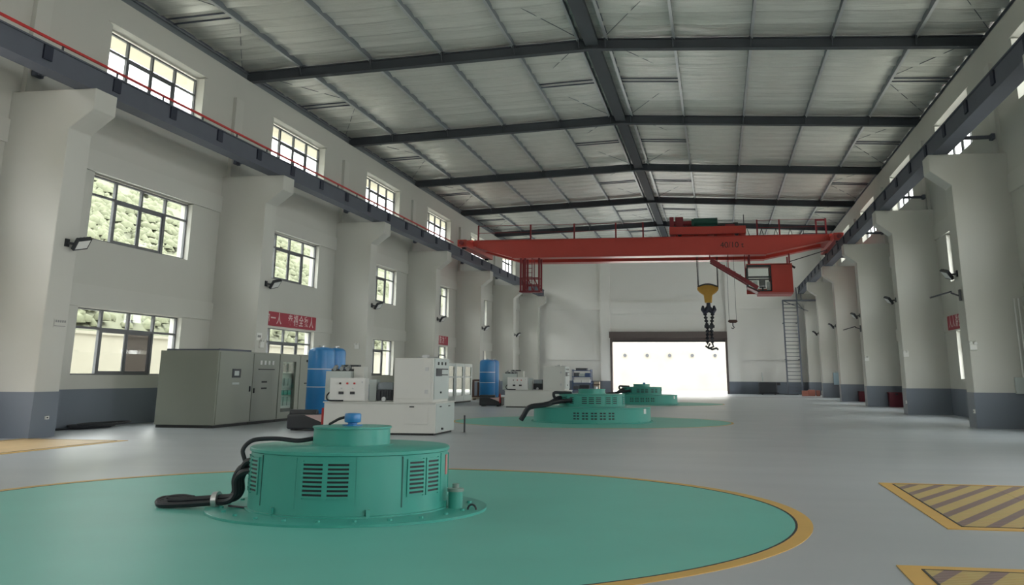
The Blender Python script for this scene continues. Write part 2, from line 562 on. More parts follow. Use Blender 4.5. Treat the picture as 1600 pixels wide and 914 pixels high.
# proud ring beams and pilasters of the far wall
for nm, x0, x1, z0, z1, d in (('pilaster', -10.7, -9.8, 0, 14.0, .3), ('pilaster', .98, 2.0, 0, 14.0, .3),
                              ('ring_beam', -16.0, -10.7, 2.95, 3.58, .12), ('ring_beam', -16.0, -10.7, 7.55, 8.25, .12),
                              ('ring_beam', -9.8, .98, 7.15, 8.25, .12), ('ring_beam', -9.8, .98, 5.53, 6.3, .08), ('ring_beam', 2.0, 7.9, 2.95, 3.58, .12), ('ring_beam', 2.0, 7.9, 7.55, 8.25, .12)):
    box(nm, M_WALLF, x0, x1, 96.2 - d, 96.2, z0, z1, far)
for nm, x0, x1, y0, y1 in (('baseboard_left', XL, XL + .012, YB, YF), ('baseboard_right', XR - .012, XR, YB, YF)):
    o = box(nm, M_DADO, x0, x1, y0, y1, 0, 1.08)
    tag(o, 'slate grey painted dado along the %s wall' % ('left' if x0 < 0 else 'right'), 'dado', kind='structure')
o = MB().box(XL, -10.7, 96.188, 96.2, 0, 1.08).box(-10.71, -9.79, 95.888, 95.9, 0, 1.08).box(.97, 2.01, 95.888, 95.9, 0, 1.08).box(2.0, XR, 96.188, 96.2, 0, 1.08).build('baseboard_far', M_DADO, org=(XC, 96.2, 0))
tag(o, 'slate grey painted dado along the far wall', 'dado', kind='structure')

# ring beams on the side walls, between the columns
n = 0
for side, xi, sg in (('left', XL, 1), ('right', XR, -1)):
    for row, (z0, z1) in (('lower', (3.42, 4.05)), ('upper', (7.40, 8.02))):
        b = MB()
        for k in range(-3, 6):
            y0 = Y0 + 12 * k + .98; y1 = Y0 + 12 * (k + 1)
            b.box(*sorted((xi, xi + sg * .07)), y0, y1, z0, z1)
        n += 1
        o = b.build('trim_%d' % n, M_COLUMN, org=(xi, 40, z0))
        tag(o, 'white proud %s ring beam along the %s wall' % (row, side), 'beam', kind='structure')

# columns with corbels
poly = [(XL - .02, 0), (CIL, 0), (CIL, 7.72), (-15.8, 8.22), (-15.8, 8.78), (XL - .02, 8.78)]
cols = {}
for side in ('left', 'right'):
    for k in KS:
        if side == 'right' and k < 0 or side == 'left' and k < -1: continue
        if side == 'left': P = poly
        else: P = [(2 * XC - x, z) for x, z in poly]
        y = Y0 + 12 * k
        xs = [p[0] for p in P]
        c = MB().prism(P, 'y', y, y + .98).build('concrete_column', M_COLUMN, org=(XL if side == 'left' else XR, y + .58, 0), bevel=.025)
        n_ = k if side == 'left' else k - 1
        lab = {-1: 'beside the camera', 6: 'in the far corner'}.get(k, '%s counted from the camera' % ORD[n_ if n_ >= 0 else 0])
        tag(c, 'white concrete %s column with crane corbel, %s' % (side, lab), 'column', 'columns along the %s wall' % side, kind='structure')
        xd0, xd1 = (XL, CIL + .012) if side == 'left' else (-CIL + 2 * XC - .012, XR)
        box('dado', M_DADO, xd0, xd1, y - .012, y + .992, 0, 1.08, c)
        px0, px1 = (XL, XL + .14) if side == 'left' else (XR - .14, XR)
        box('pilaster', M_COLUMN, px0, px1, y + .3, y + .95, 8.78, 12.0, c)
        cols[side, k] = c

# ------------------------------------------------------------------ windows
WH = 1.96
b = MB()
t = .06
b.box(-.04, .04, 0, 5.94, 0, t).box(-.04, .04, 0, 5.94, WH - t, WH).box(-.04, .04, 0, t, t, WH - t).box(-.04, .04, 5.94 - t, 5.94, t, WH - t)
b.box(-.035, .035, t, 5.94 - t, 1.34, 1.41)
for i in (1, 2, 3): b.box(-.045, .045, 1.485 * i - .05, 1.485 * i + .05, t, WH - t)
win0 = b.build('window_1', M_FRAME)
for i in range(4):
    y0, y1 = 1.485 * i + .05, 1.485 * (i + 1) - .05
    box('pane', M_GLASS, -.004, .004, y0, y1, 1.41, WH - t, win0)
    if i in (0, 3):
        box('pane', M_GLASS, -.004, .004, y0, y1, t, 1.34, win0)
    else:
        b = MB(); q = .075; x0, x1 = (.0, .035) if i == 1 else (-.035, .0)
        b.box(x0, x1, y0, y1, t, t + q).box(x0, x1, y0, y1, 1.34 - q, 1.34).box(x0, x1, y0, y0 + q, t + q, 1.34 - q).box(x0, x1, y1 - q, y1, t + q, 1.34 - q)
        s_ = b.build('sash', M_FRAME, win0)
        box('pane', M_GLASS, (x0 + x1) / 2 - .004, (x0 + x1) / 2 + .004, y0 + q, y1 - q, t + q, 1.34 - q, s_)
index_children()
wn = 0
rows = ['lower', 'middle', 'upper']
BAY = ['nearest', 'second', 'third', 'fourth', 'fifth', 'sixth and farthest']
screens = []
for side in ('left', 'right'):
    for k in range(6):
        for r_, (z0, z1) in enumerate(WZ):
            wn += 1
            y0 = 26.86 + 12 * k
            lab = 'four-light window in the %s row of the %s wall, %s bay from the camera' % (rows[r_], side, BAY[k])
            zz = (z0 + z1) / 2 - WH / 2
            rv = .36 if r_ == 2 else .21
            if side == 'left': loc, rz = (XL - rv, y0, zz), 0
            else: loc, rz = (XR + rv, y0 + 5.94, zz), PI
            if wn == 1:
                o = win0; o.location = loc; LOCS[o.name] = Vector(loc)
            else:
                o = dup(win0, loc=loc, rotz=rz); o.name = 'window_%d' % wn
            tag(o, lab, 'window', 'windows of the %s wall, %s row' % (side, rows[r_]), 'structure')
            if side == 'left' and r_ == 0 and k in (0, 1, 2):
                screens.append(o)
for o in screens:
    L = Vector(o.location)
    i = 1 if o.name != 'window_1' else 2
    MB().box(L.x - .06, L.x - .05, L.y + 1.485 * i + .05, L.y + 1.485 * (i + 1) - .05, L.z + .06, L.z + 1.34).build('fly_screen', M_SCREEN, o)

# roof overhang outside
o = MB().box(XL - 2.3, XL - WT, YB, 98, 12.55, 12.75).box(XL - 2.3, XL - 2.15, YB, 98, 12.75, 13.2).build('eaves_left', M_SOFFIT, org=(XL - 1.3, 40, 12.55))
tag(o, 'cream concrete eaves outside the left upper windows', 'eaves', kind='structure')
o = MB().box(XR + WT, XR + 2.3, YB, 98, 12.55, 12.75).build('eaves_right', M_SOFFIT, org=(XR + 1.3, 40, 12.55))
tag(o, 'cream concrete eaves outside the right upper windows', 'eaves', kind='structure')

# ------------------------------------------------------------------ far door
d = empty('door_1', ((DX0 + DX1) / 2, 96.2, 0), 'dark brown roller shutter doorway standing open in the far wall', 'door')
d['kind'] = 'structure'
box('shutter_box', M_BROWN, -9.88, .97, 95.75, 96.25, 4.95, 5.52, d)
box('shutter_curtain', M_BROWN, -9.6, .84, 95.95, 96.05, 4.70, 4.95, d)
box('bottom_bar', M_BLACKM, -9.6, .84, 95.9, 96.1, 4.58, 4.72, d)
for x0 in (-9.8, .78):
    box('guide_rail', M_BROWN, x0, x0 + .2, 95.85, 96.15, 0, 4.95, d)
    box('jamb', M_BROWN, x0, x0 + .2, 96.15, 96.62, 0, 4.66, d)

# ------------------------------------------------------------------ roof
OFF = [0, .52, 3.1, 6.0, 8.95, 11.9, 14.40]
RY = [24.65 + 12 * k for k in range(6)]       # rafters
YEND = 96.15


def zsheet(o_): return 14.36 - .66 * o_ / 14.02


b = MB()
for sg in (-1, 1):
    p = [(XC, 14.42), (XC + sg * 16.4, 14.42 - .66 * 16.4 / 14.02), (XC + sg * 16.4, 14.50 - .66 * 16.4 / 14.02), (XC, 14.50)]
    b.prism(p, 'y', YB, 98)
ceil = b.build('ceiling', mat('roof_sheet', (.5, .52, .5), .5), org=(XC, 40, 14.4))
tag(ceil, 'low pitched roof lined with silvery insulation sheets', 'ceiling', kind='structure')
strips = [(sg, OFF[i], OFF[i + 1]) for sg in (-1, 1) for i in range(0, 6)]
for sg, a, c in strips:
    if a == 0: a = 0.0
    protos = []
    for vi in range(2):
        rr = random.Random(11 * vi + int(a * 10) + (5 if sg > 0 else 0))
        b = MB(); nu = 6; ny_ = 36; Lp = 11.98
        for j in range(ny_ + 1):
            y = Lp * j / ny_
            seam = (j % 4 == 0)
            for i in range(nu + 1):
                u = i / nu; o_ = a + (c - a) * u
                sag = -.055 * math.sin(PI * u) * (1 if c - a > 1 else .2)
                z = zsheet(o_) - .012 + sag * (.55 + .45 * abs(math.sin(PI * j / 4))) - (.085 if seam else 0) + rr.uniform(-.012, .012) * (1 if 0 < i < nu else 0)
                b.v.append((XC + sg * o_, y, z))
        for j in range(ny_):
            for i in range(nu):
                q = j * (nu + 1) + i
                f = (q, q + nu + 1, q + nu + 2, q + 1)
                b.f.append(f if sg > 0 else tuple(reversed(f)))
        protos.append(b)
    meshes = []
    for k in range(-3, 6):
        y = 24.66 + 12 * k
        if k < 0: continue
        if len(meshes) < 2:
            bb = protos[len(meshes)]
            o = bb.build('roof_panel', M_FOIL, ceil, smooth=False, org=(XC, 0, 14.4))
            o.location = Vector((XC, y, 14.4)) - LOCS[ceil.name]
            meshes.append(o.data)
        else:
            o = bpy.data.objects.new('roof_panel', meshes[k % 2]); COL.objects.link(o); o.parent = ceil
            o.location = Vector((XC, y, 14.4)) - LOCS[ceil.name]
    # the bays behind the camera: one panel
    bb = MB(); bb.hexa([(XC + sg * a, YB, zsheet(a) - .03), (XC + sg * c, YB, zsheet(c) - .03), (XC + sg * c, 24.6, zsheet(c) - .03), (XC + sg * a, 24.6, zsheet(a) - .03),
                        (XC + sg * a, YB, zsheet(a)), (XC + sg * c, YB, zsheet(c)), (XC + sg * c, 24.6, zsheet(c)), (XC + sg * a, 24.6, zsheet(a))])
    bb.build('roof_panel', M_FOIL, ceil)
# struts and sag rods in the strips next to eaves and ridge
for sg in (-1, 1):
    for (a, c) in ((OFF[5], OFF[6]), (OFF[1], OFF[2])):
        b = MB()
        for k in range(0, 6):
            y = 30.65 + 12 * k
            for dy in (-.25, .25):
                b.bar((XC + sg * a, y + dy, zsheet(a) - .1), (XC + sg * c, y + dy, zsheet(c) - .1), .05)
            for e in (-1, 1):
                b.bar((XC + sg * (a if a > 5 else c), y + e * .3, zsheet(a) - .08), (XC + sg * (c if a > 5 else a), y + e * 5.7, zsheet(c) - .08), .018)
        b.build('sag_rods', M_STEEL, ceil)

# rafters
for i, y in enumerate(RY):
    b = MB(); cl = []
    for sg in (-1, 1):
        xe = XC + sg * 14.40
        zb0, zb1, D = 13.72, 13.042, .42
        def sl(z0, z1, hw):
            b.hexa([(XC, y - hw, zb0 + z0), (xe, y - hw, zb1 + z0), (xe, y + hw, zb1 + z0), (XC, y + hw, zb0 + z0),
                    (XC, y - hw, zb0 + z1), (xe, y - hw, zb1 + z1), (xe, y + hw, zb1 + z1), (XC, y + hw, zb0 + z1)])
        sl(0, .03, .17); sl(.03, D - .03, .012); sl(D - .03, D, .17)
    ra = b.build('roof_rafter', M_RAFTER, org=(XC, y, 13.06))
    if i == 0: lab = 'dark steel roof rafter above the camera, out of the top of the picture'
    else: lab = 'dark steel roof rafter across the hall, %s' % ['', 'nearest one in view', 'second from the camera', 'third from the camera', 'fourth from the camera', 'farthest, just above the red crane'][i]
    tag(ra, lab, 'rafter', 'steel roof rafters')
    for sg in (-1, 1):
        for o_ in OFF[1:6]:
            x = XC + sg * o_; z = zsheet(o_)
            MB().bar((x, y - .28, z - .22), (x, y - .1, z - .55), .05, .08).box(x - .06, x + .06, y - .17, y + .17, z - .27, z - .19).build('cleat', M_RAFTER, ra)
# purlins: shaded web and lit lip set apart by painted tones
for sg, sn in ((-1, 'left'), (1, 'right')):
    for i, o_ in enumerate(OFF[1:6]):
        x = XC + sg * o_; z = zsheet(o_)
        b = MB()
        b.box(x - .012, x + .012, YB, YEND, z - .23, z - .01)
        b.box(*sorted((x, x + sg * .09)), YB, YEND, z - .04, z - .02)
        o = b.build('roof_purlin', M_PURLIND, org=(x, 40, z - .23))
        MB().box(*sorted((x - sg * .012, x + sg * .09)), YB, YEND, z - .255, z - .23).box(*sorted((x + sg * .08, x + sg * .09)), YB, YEND, z - .23, z - .20).build('lit_lip', M_PURLIN, o)
        lab = ['close beside the ridge beam', 'first out from the ridge', 'second out from the ridge', 'third out from the ridge', 'last before the eaves'][i]
        tag(o, 'thin galvanised purlin running the hall on the %s slope, %s' % (sn, lab), 'purlin', 'roof purlins')
b = MB()
b.box(XC - .26, XC + .26, YB, YEND, 13.86, 13.90).box(XC - .2, XC + .2, YB, YEND, 13.90, 14.26)
o = b.build('ridge_beam', M_RAFTER, org=(XC, 40, 13.86))
tag(o, 'dark steel ridge beam running along the middle of the roof', 'beam')
for sg, sn in ((-1, 'left'), (1, 'right')):
    x = XC + sg * 14.30
    o = MB().box(x - .012, x + .012, YB, YEND, 13.06, 13.50).box(*sorted((x, x - sg * .09)), YB, YEND, 13.40, 13.43).build('eaves_purlin', M_PURLIND, org=(x, 40, 13.2))
    tag(o, 'grey eaves purlin lying above the top of the %s wall' % sn, 'purlin')
    x = XC + sg * 14.42
    o = box('eaves_closure_%s' % sn, M_STEEL, *sorted((x, x + sg * .04)), YB, YEND, 13.03, 13.66)
    tag(o, 'dark closure sheet between the %s wall and the roof' % sn, 'sheet', kind='structure')

# ------------------------------------------------------------------ crane runway beams
BY0, BY1 = 8.0, 95.3
for sg, sn, xb in ((1, 'left', -16.2), (-1, 'right', 2 * XC + 16.2)):
    r = empty('crane_runway_beam', (xb, 50, 8.78), 'dark grey steel crane runway beam on the %s corbels' % sn, 'beam', 'crane runway beams')
    b = MB().box(xb - .25, xb + .25, BY0, BY1, 8.78, 8.82).box(xb - .25, xb + .25, BY0, BY1, 9.35, 9.39).box(xb - .2, xb - .18, BY0, BY1, 8.82, 9.35).box(xb + .18, xb + .2, BY0, BY1, 8.82, 9.35)
    b.build('girder', M_STEEL, r)
    MB().box(xb - .05, xb + .05, BY0, BY1, 9.39, 9.47).build('rail', M_STEEL, r)
    first = None
    for j in range(29):
        y = 9.0 + 3.0 * j
        if first is None:
            first = MB().box(*sorted((xb + sg * .2, xb + sg * .247)), y - .17, y + .17, 8.98, 9.34).build('stiffener', M_STIFF, r, org=(xb, y, 8.82))
        else:
            o = bpy.data.objects.new('stiffener', first.data); COL.objects.link(o); o.parent = r
            o.location = first.location + Vector((0, 3.0 * j, 0))
    for k in range(0, 7):
        y = Y0 + 12 * k
        if k == 6: continue
        xo = xb - sg * .25; xw = XL + .14 if sg > 0 else XR - .14
        MB().box(*sorted((xo + sg * .1, xw)), y + .52, y + .68, 9.40, 9.50).build('tie_bar', M_STEEL, r)
        MB().box(*sorted((xw + sg * .02, xw + sg * .14)), y + .42, y + .78, 9.36, 9.54).build('tie_plate', M_STEEL, r)
# red conductor rail on the left
x = -16.55
r = empty('conductor_rail', (x, 50, 9.7), 'thin red conductor rail running along the top of the left runway beam', 'rail')
MB().box(x - .03, x + .03, BY0, 63.0, 9.79, 9.85).build('bar', M_REDP, r)
f0 = None
for j in range(20):
    y = 9.8 + 2.5 * j
    if f0 is None: f0 = MB().box(x - .015, x + .015, y - .03, y + .03, 9.36, 9.79).box(x - .015, x + .30, y - .03, y + .03, 9.34, 9.37).build('bracket', M_BLACKM, r, org=(x, y, 9.46))
    else:
        o = bpy.data.objects.new('bracket', f0.data); COL.objects.link(o); o.parent = r; o.location = f0.location + Vector((0, 2.5 * j, 0))

# ------------------------------------------------------------------ bridge crane
cr = empty('bridge_crane', (XC, 68, 9.56), 'red double girder bridge crane spanning the hall near the far end', 'crane')
GT, GB = 10.28, 9.14
for y0, y1 in ((66.0, 67.0), (69.0, 70.0)):
    p = [(-15.75, GT), (-15.75, 9.86), (-13.25, GB), (3.4, GB), (7.0, 9.86), (7.25, 9.9), (7.25, GT)]
    g = MB().prism(p, 'y', y0, y1).build('girder', M_RED, cr, bevel=.02)
    MB().box(-13.25, 3.4, y0 - .06, y1 + .06, GB - .04, GB).build('bottom_flange', M_RED, g)
    MB().box(-15.75, 7.25, y0 - .06, y1 + .06, GT, GT + .04).build('top_flange', M_RED, g)
    MB().box(-15.2, 6.7, (y0 + y1) / 2 - .04, (y0 + y1) / 2 + .04, GT + .04, GT + .12).build('trolley_rail', M_STEEL, g)
for sg, xb in ((1, -16.2), (-1, 2 * XC + 16.2)):
    e = MB().box(xb - .3, xb + .3, 63.9, 72.1, 9.68, 10.12).box(xb - .34, xb + .34, 65.6, 70.4, 10.12, 10.3).box(*sorted((xb, xb + sg * .6)), 65.95, 70.05, 9.9, 10.3).build('end_truck', M_RED, cr, bevel=.02)
    for y in (64.6, 71.4):
        MB().cyl((xb - .12, y, 9.82), (xb + .12, y, 9.82), .26, 20).build('wheel', M_BLACKM, e, smooth=True)
    for y in (63.75, 72.25):
        MB().cyl((xb, y - .15, 9.9), (xb, y + .15, 9.9), .13, 12).build('buffer', M_REDD, e, smooth=True)
# railing along the girders
for yy in (66.08,):
    for x in (-15.6, -12.0, -9.04, -6.26, -4.46, 2.9, 4.3, 7.2):
        MB().box(x - .05, x + .05, yy - .04, yy + .04, GT + .04, 11.34).build('railing_post', M_REDD, cr)
    for z in (10.82, 11.30):
        for x0, x1 in ((-15.6, -4.4), (2.9, 7.2)): MB().box(x0, x1, yy - .012, yy + .012, z - .014, z + .014).build('handrail', M_REDD, cr)
MB().box(6.55, 7.25, 66.1, 66.2, 11.2, 11.3).box(6.55, 6.65, 66.1, 66.2, 10.3, 11.3).box(7.15, 7.25, 66.1, 66.2, 10.3, 11.3).build('stair_gate', M_REDD, cr)
b = MB()
for i in range(4):
    x0 = 2.4 + .95 * i
    b.tube([(x0 + .95 * q / 8, 69.9, 11.28 - .9 * math.sin(PI * q / 8) ** .8) for q in range(9)], .022, 6)
b.build('festoon_cable', M_BLACK, cr, smooth=True)
# capacity lettering
text('capacity_lettering', '40/10 t', .52, M_INK, cr, (1.25, 65.992, 9.72), (1, 0, 0), (0, 0, 1))
# vent slots row on the bottom flange
# cabin
cb = MB().box(3.62, 4.95, 66.1, 66.16, 6.75, 8.5).box(2.1, 4.95, 66.1, 68.3, 8.44, 8.52).box(4.89, 4.95, 66.16, 68.3, 6.75, 8.44).box(2.75, 4.95, 66.1, 68.3, 6.70, 6.76).box(2.1, 4.95, 68.24, 68.3, 6.76, 7.1).box(3.62, 4.95, 68.24, 68.3, 7.1, 8.44)
cb = cb.build('operator_cabin', M_RED, cr)
MB().prism([(2.1, 7.12), (2.8, 6.76), (2.8, 6.70), (2.1, 7.04)], 'y', 66.1, 68.3).build('sloped_floor', M_REDD, cb)
b = MB()
for x in (2.1, 3.56):
    b.box(x, x + .08, 66.1, 66.18, 7.08 if x < 3 else 6.76, 8.44)
    b.box(x, x + .08, 68.22, 68.3, 7.08, 8.44)
b.box(2.18, 3.56, 66.1, 66.18, 7.62, 7.72).box(2.1, 2.18, 66.18, 68.22, 7.62, 7.72).box(2.18, 3.56, 66.1, 66.18, 8.3, 8.44).box(2.18, 3.56, 68.22, 68.3, 7.66, 7.76)
b.bar((2.14, 66.14, 7.1), (2.85, 66.14, 6.76), .08).box(2.8, 3.6, 66.1, 66.18, 6.76, 6.84)
b.build('window_frame', M_BLACKM, cb)
box('pane', M_GLASS, 2.18, 3.56, 66.13, 66.14, 7.72, 8.3, cb)
MB().prism([(2.18, 7.62), (3.56, 7.62), (3.56, 6.84), (2.8, 6.84), (2.18, 7.12)], 'y', 66.13, 66.14).build('pane', M_GLASS, cb)
b = MB().box(2.9, 3.3, 67.2, 67.6, 7.1, 7.2).box(2.9, 3.3, 67.55, 67.65, 7.2, 7.7).box(3.05, 3.15, 67.3, 67.5, 6.76, 7.1)
b.build('operator_seat', M_BLACKM, cb)
MB().box(2.5, 2.75, 66.5, 67.2, 6.9, 7.45).box(3.35, 3.55, 66.5, 67.2, 6.76, 7.4).build('control_desk', M_LGREY, cb)
MB().box(2.75, 4.9, 65.95, 68.3, 6.60, 6.70).build('foot_platform', mat('pink_red_paint', (.52, .15, .15), .5), cb)
b = MB()
for x in (2.3, 4.8):
    for y in (66.25, 68.1): b.box(x - .05, x + .05, y - .05, y + .05, 8.52, GB)
b.build('hanger', M_REDD, cb)
MB().bar((4.75, 66.4, 8.5), (5.15, 66.4, 8.25), .12).bar((4.75, 66.3, 8.62), (7.2, 66.3, 9.35), .05).build('lamp_bracket', M_BLACKM, cb)
# sloping strut to the cabin
st = MB().bar((-.15, 66.1, 8.80), (2.75, 66.1, 6.98), .08, .26).bar((-.15, 67.2, 8.80), (2.15, 67.2, 7.35), .08, .26)
for i in range(8):
    t_ = i / 8
    st.box(-.15 + 2.6 * t_, .1 + 2.6 * t_, 66.1, 67.2, 8.84 - 1.64 * t_, 8.87 - 1.64 * t_)
st.bar((-.2, 66.1, 8.84), (-.2, 66.1, GB), .07).bar((.95, 66.1, 8.1), (.95, 66.1, GB), .06).bar((2.0, 66.1, 7.5), (2.0, 66.1, GB), .06)
st.build('cabin_stair', M_REDD, cr)
# inspection cage hanging at the left end
cg = MB()
for x in (-12.66, -12.36, -11.9, -11.42):
    for y in (66.1, 67.0): cg.box(x - (.06 if x != -11.9 else .02), x + (.06 if x != -11.9 else .02), y - .05, y + .05, 6.9, GB)
cg.box(-12.75, -11.33, 66.05, 67.05, 6.86, 6.95)
cg.box(-12.72, -11.36, 66.08, 66.12, 7.3, 7.36).box(-12.72, -11.36, 66.08, 66.12, 7.75, 7.82).box(-12.72, -11.36, 66.98, 67.02, 7.75, 7.82).box(-12.72, -11.36, 66.98, 67.02, 7.3, 7.36)
for i in range(3): cg.bar((-12.6 + .42 * i, 66.1, 7.78), (-12.2 + .4 * i, 66.1, 6.95), .07)
cg = cg.build('inspection_cage', M_REDD, cr)
for i in range(6):
    box('rung', M_REDD, -12.36, -11.9, 66.3, 66.33, 7.3 + .28 * i, 7.33 + .28 * i, cg)

# trolley
tr = empty('hoist_trolley', (-.3, 68, GT + .12), 'red hoist trolley with green motor on top of the bridge crane', 'trolley')
fr = MB().box(-2.75, 2.2, 66.35, 66.65, 10.52, 11.02).box(-2.75, 2.2, 69.35, 69.65, 10.52, 11.02).box(-2.75, -2.45, 66.65, 69.35, 10.55, 10.95).box(1.9, 2.2, 66.65, 69.35, 10.55, 10.95).box(-.3, .1, 66.65, 69.35, 10.55, 10.9)
fr.build('frame', M_RED, tr, bevel=.015)
for x in (-2.1, 1.6):
    for y in (66.5, 69.5): MB().cyl((x, y - .1, 10.55), (x, y + .1, 10.55), .15, 16).build('wheel', M_BLACKM, tr, smooth=True)
MB().cyl((-1.6, 68, 11.1), (1.4, 68, 11.1), .36, 24).build('rope_drum', M_BLACKM, tr, smooth=True)
b = MB().cyl((-1.15, 67.1, 11.42), (.4, 67.1, 11.42), .26, 20).box(-1.3, -1.15, 66.9, 67.3, 11.2, 11.6).box(-.9, .2, 66.9, 67.3, 11.0, 11.2)
b.build('hoist_motor', M_MOTOR, tr, smooth=True)
MB().box(-2.35, -1.85, 66.7, 67.5, 11.02, 11.72).cyl((-2.6, 67.1, 11.35), (-1.3, 67.1, 11.35), .16, 14).build('brake', M_REDD, tr)
MB().box(-2.72, -2.45, 66.5, 66.6, 11.02, 11.7).build('guard', M_REDD, tr)
MB().box(.9, 1.5, 66.8, 67.6, 11.0, 11.2).build('coupling_cover', M_REDD, tr)
MB().box(1.4, 1.75, 67.4, 68.6, 10.9, 11.4).build('gearbox', M_BLACKM, tr, bevel=.03)
MB().box(2.05, 2.1, 66.4, 66.45, 11.02, 11.75).build('mast', M_BLACKM, tr)

# main hook block
hb = empty('hook_block', (-.42, 68, 3.2), 'yellow crane hook block hanging on steel ropes in front of the doorway', 'hook')
for x0, x1 in ((-1.12, -1.05), (-.98, -1.02), (.2, .22), (.3, .26)):
    MB().tube([(x0, 68, 11.0), (x1, 68, 7.1)], .024, 6).build('rope', M_BLACKM, hb)
hp = [(-1.12, 7.05), (-.95, 6.86), (-.7, 6.7), (-.66, 6.2), (-.18, 6.2), (-.14, 6.7), (.1, 6.86), (.28, 7.05), (.2, 7.2), (-.05, 7.32), (-.42, 7.36), (-.8, 7.32), (-1.05, 7.2)]
MB().prism(hp, 'y', 67.72, 68.28).build('sheave_housing', M_HOOK, hb, bevel=.05)
b = MB().tube([(-1.08 + 1.32 * q / 10, 67.70, 7.22 + .18 * math.sin(PI * q / 10)) for q in range(11)], .05, 6)
b.build('housing_rim', M_BLACKM, hb, smooth=True)
for x in (-1.0, .16):
    MB().cyl((x, 67.65, 7.12), (x, 68.35, 7.12), .1, 12).build('sheave_pin', M_HOOK, hb, smooth=True)
b = MB()
for sg in (-1, 1):
    b.tube([(-.42, 68, 6.2), (-.42, 68, 5.95), (-.42 + sg * .12, 68, 5.72), (-.42 + sg * .28, 68, 5.62), (-.42 + sg * .38, 68, 5.78), (-.42 + sg * .36, 68, 6.02)], [.13, .15, .19, .2, .15, .06], 10)
b.build('hook', mat('hook_steel', (.045, .05, .075), .4, .3), hb, smooth=True)
ch = MB()
for sg in (-1, 1):
    P0 = Vector((-.42 + sg * .26, 68, 5.62)); P1 = Vector((-.42 + sg * .12, 68, 4.55)); P2 = Vector((-.42 + sg * .16, 68, 3.55))
    pts = [P0.lerp(P1, q / 10) for q in range(10)] + [P1.lerp(P2, q / 9) for q in range(10)]
    for q in range(len(pts) - 1):
        a, c = pts[q], pts[q + 1]; m_ = (a + c) / 2; dz = (c - a) * .72
        side = Vector((.085, 0, 0)) if q % 2 else Vector((0, .085, 0))
        ring = [m_ + dz * .5 * math.cos(k * PI / 4) + side * math.sin(k * PI / 4) for k in range(9)]
        ch.tube(ring, .058, 5, caps=False)
ch.box(-.74, -.08, 67.88, 68.12, 4.6, 4.76)
ch.tube([(-.42, 67.96, 3.6), (-.55, 67.96, 3.35), (-.3, 67.96, 3.22), (-.02, 67.96, 3.3), (.1, 67.96, 3.2)], .075, 6)
ch.tube([(-.28, 68.04, 3.6), (-.2, 68.04, 3.4), (-.5, 68.04, 3.28), (-.72, 68.04, 3.45)], .07, 6)
ch.build('chain_sling', mat('sling_grey', (.055, .058, .07), .5, .3), hb, smooth=True)
# auxiliary hook
ah = empty('auxiliary_hook', (1.1, 68, 4.5), 'small brown auxiliary hook on two thin ropes right of the main hook', 'hook')
for x in (.88, 1.34):
    MB().tube([(x, 68, 10.95), (x, 68, 5.02)], .012, 6).build('rope', M_BLACKM, ah)
MB().prism([(.78, 5.0), (.86, 5.1), (1.34, 5.1), (1.42, 5.0), (1.3, 4.9), (.92, 4.9)], 'y', 67.85, 68.15).build('sheave_block', M_CRATE, ah, bevel=.02)
MB().tube([(1.1, 68, 4.9), (1.1, 68, 4.72), (1.18, 68, 4.62), (1.1, 68, 4.53), (1.0, 68, 4.6)], .035, 8).build('hook', M_BLACKM, ah, smooth=True)

# ------------------------------------------------------------------ generators


def vent(parent, cx, cy, R, a0, a1, z0, z1, rows, cols=1, name='vent'):
    """curved frame with real slots over a dark backing"""
    b = MB(); w_ = (a1 - a0); bd = w_ * .06
    ca = [a0 + (w_) * i / cols for i in range(cols + 1)]
    h = (z1 - z0) / rows
    for i in range(cols):
        for r_ in range(rows + 1):
            zc = z0 + h * r_
            b.arc(cx, cy, R - .002, R + .014, ca[i] + bd, ca[i + 1] - bd, max(z0 - .01, zc - h * .24), min(z1 + .01, zc + h * .24), 5)
    for i in range(cols + 1):
        b.arc(cx, cy, R - .002, R + .014, ca[i] - bd, ca[i] + bd, z0 - .02, z1 + .02, 1)
    v = b.build(name, M_GREEN, parent)
    MB().arc(cx, cy, R - .01, R + .003, a0, a1, z0, z1, 10).build('backing', M_BLACK, v)
    return v


def bolts(parent, cx, cy, r, n_, z):
    b = None
    for i in range(n_):
        t_ = 2 * PI * (i + .5) / n_
        x, y = cx + r * math.cos(t_), cy + r * math.sin(t_)
        if b is None:
            b = MB().lathe(x, y, [(.028, z), (.028, z + .022)], 6).build('bolt', M_GREEN, parent, org=(x, y, z))
            x0, y0 = x, y
        else:
            o = bpy.data.objects.new('bolt', b.data); COL.objects.link(o); o.parent = parent
            o.location = b.location + Vector((x - x0, y - y0, 0))


gx, gy = -4.385, 12.13
g1 = empty('generator', (gx, gy, 0), 'round green generator housing on the yellow ringed circle, nearest of the three', 'generator', 'green generators')
MB().lathe(gx, gy, [(1.64, .004), (1.64, .03), (1.62, .035), (1.2, .035)], 128).build('base_flange', M_GREEN, g1, smooth=True)
MB().lathe(gx, gy, [(1.195, .03), (1.195, .05), (1.165, .055), (1.16, .66), (1.18, .67), (1.18, .70), (1.165, .71), (.4, .725)], 128).build('housing_drum', M_GREEN, g1, smooth=True)
MB().lathe(gx, gy, [(.5, .715), (.5, .728), (.46, .73), (.455, .905), (.472, .91), (.472, .93), (.3, .935)], 96).build('top_drum', M_GREEN, g1, smooth=True)
for a0, a1 in ((-96.5, -84.0), (-82.8, -70.0), (-36.8, -25.0), (-22.6, -10.6), (-143, -131.5), (-157, -145.5), (20, 32), (34, 46), (80, 92), (94, 106), (140, 152), (154, 166)):
    vent(g1, gx, gy, 1.163, a0, a1, .245, .6, 8)
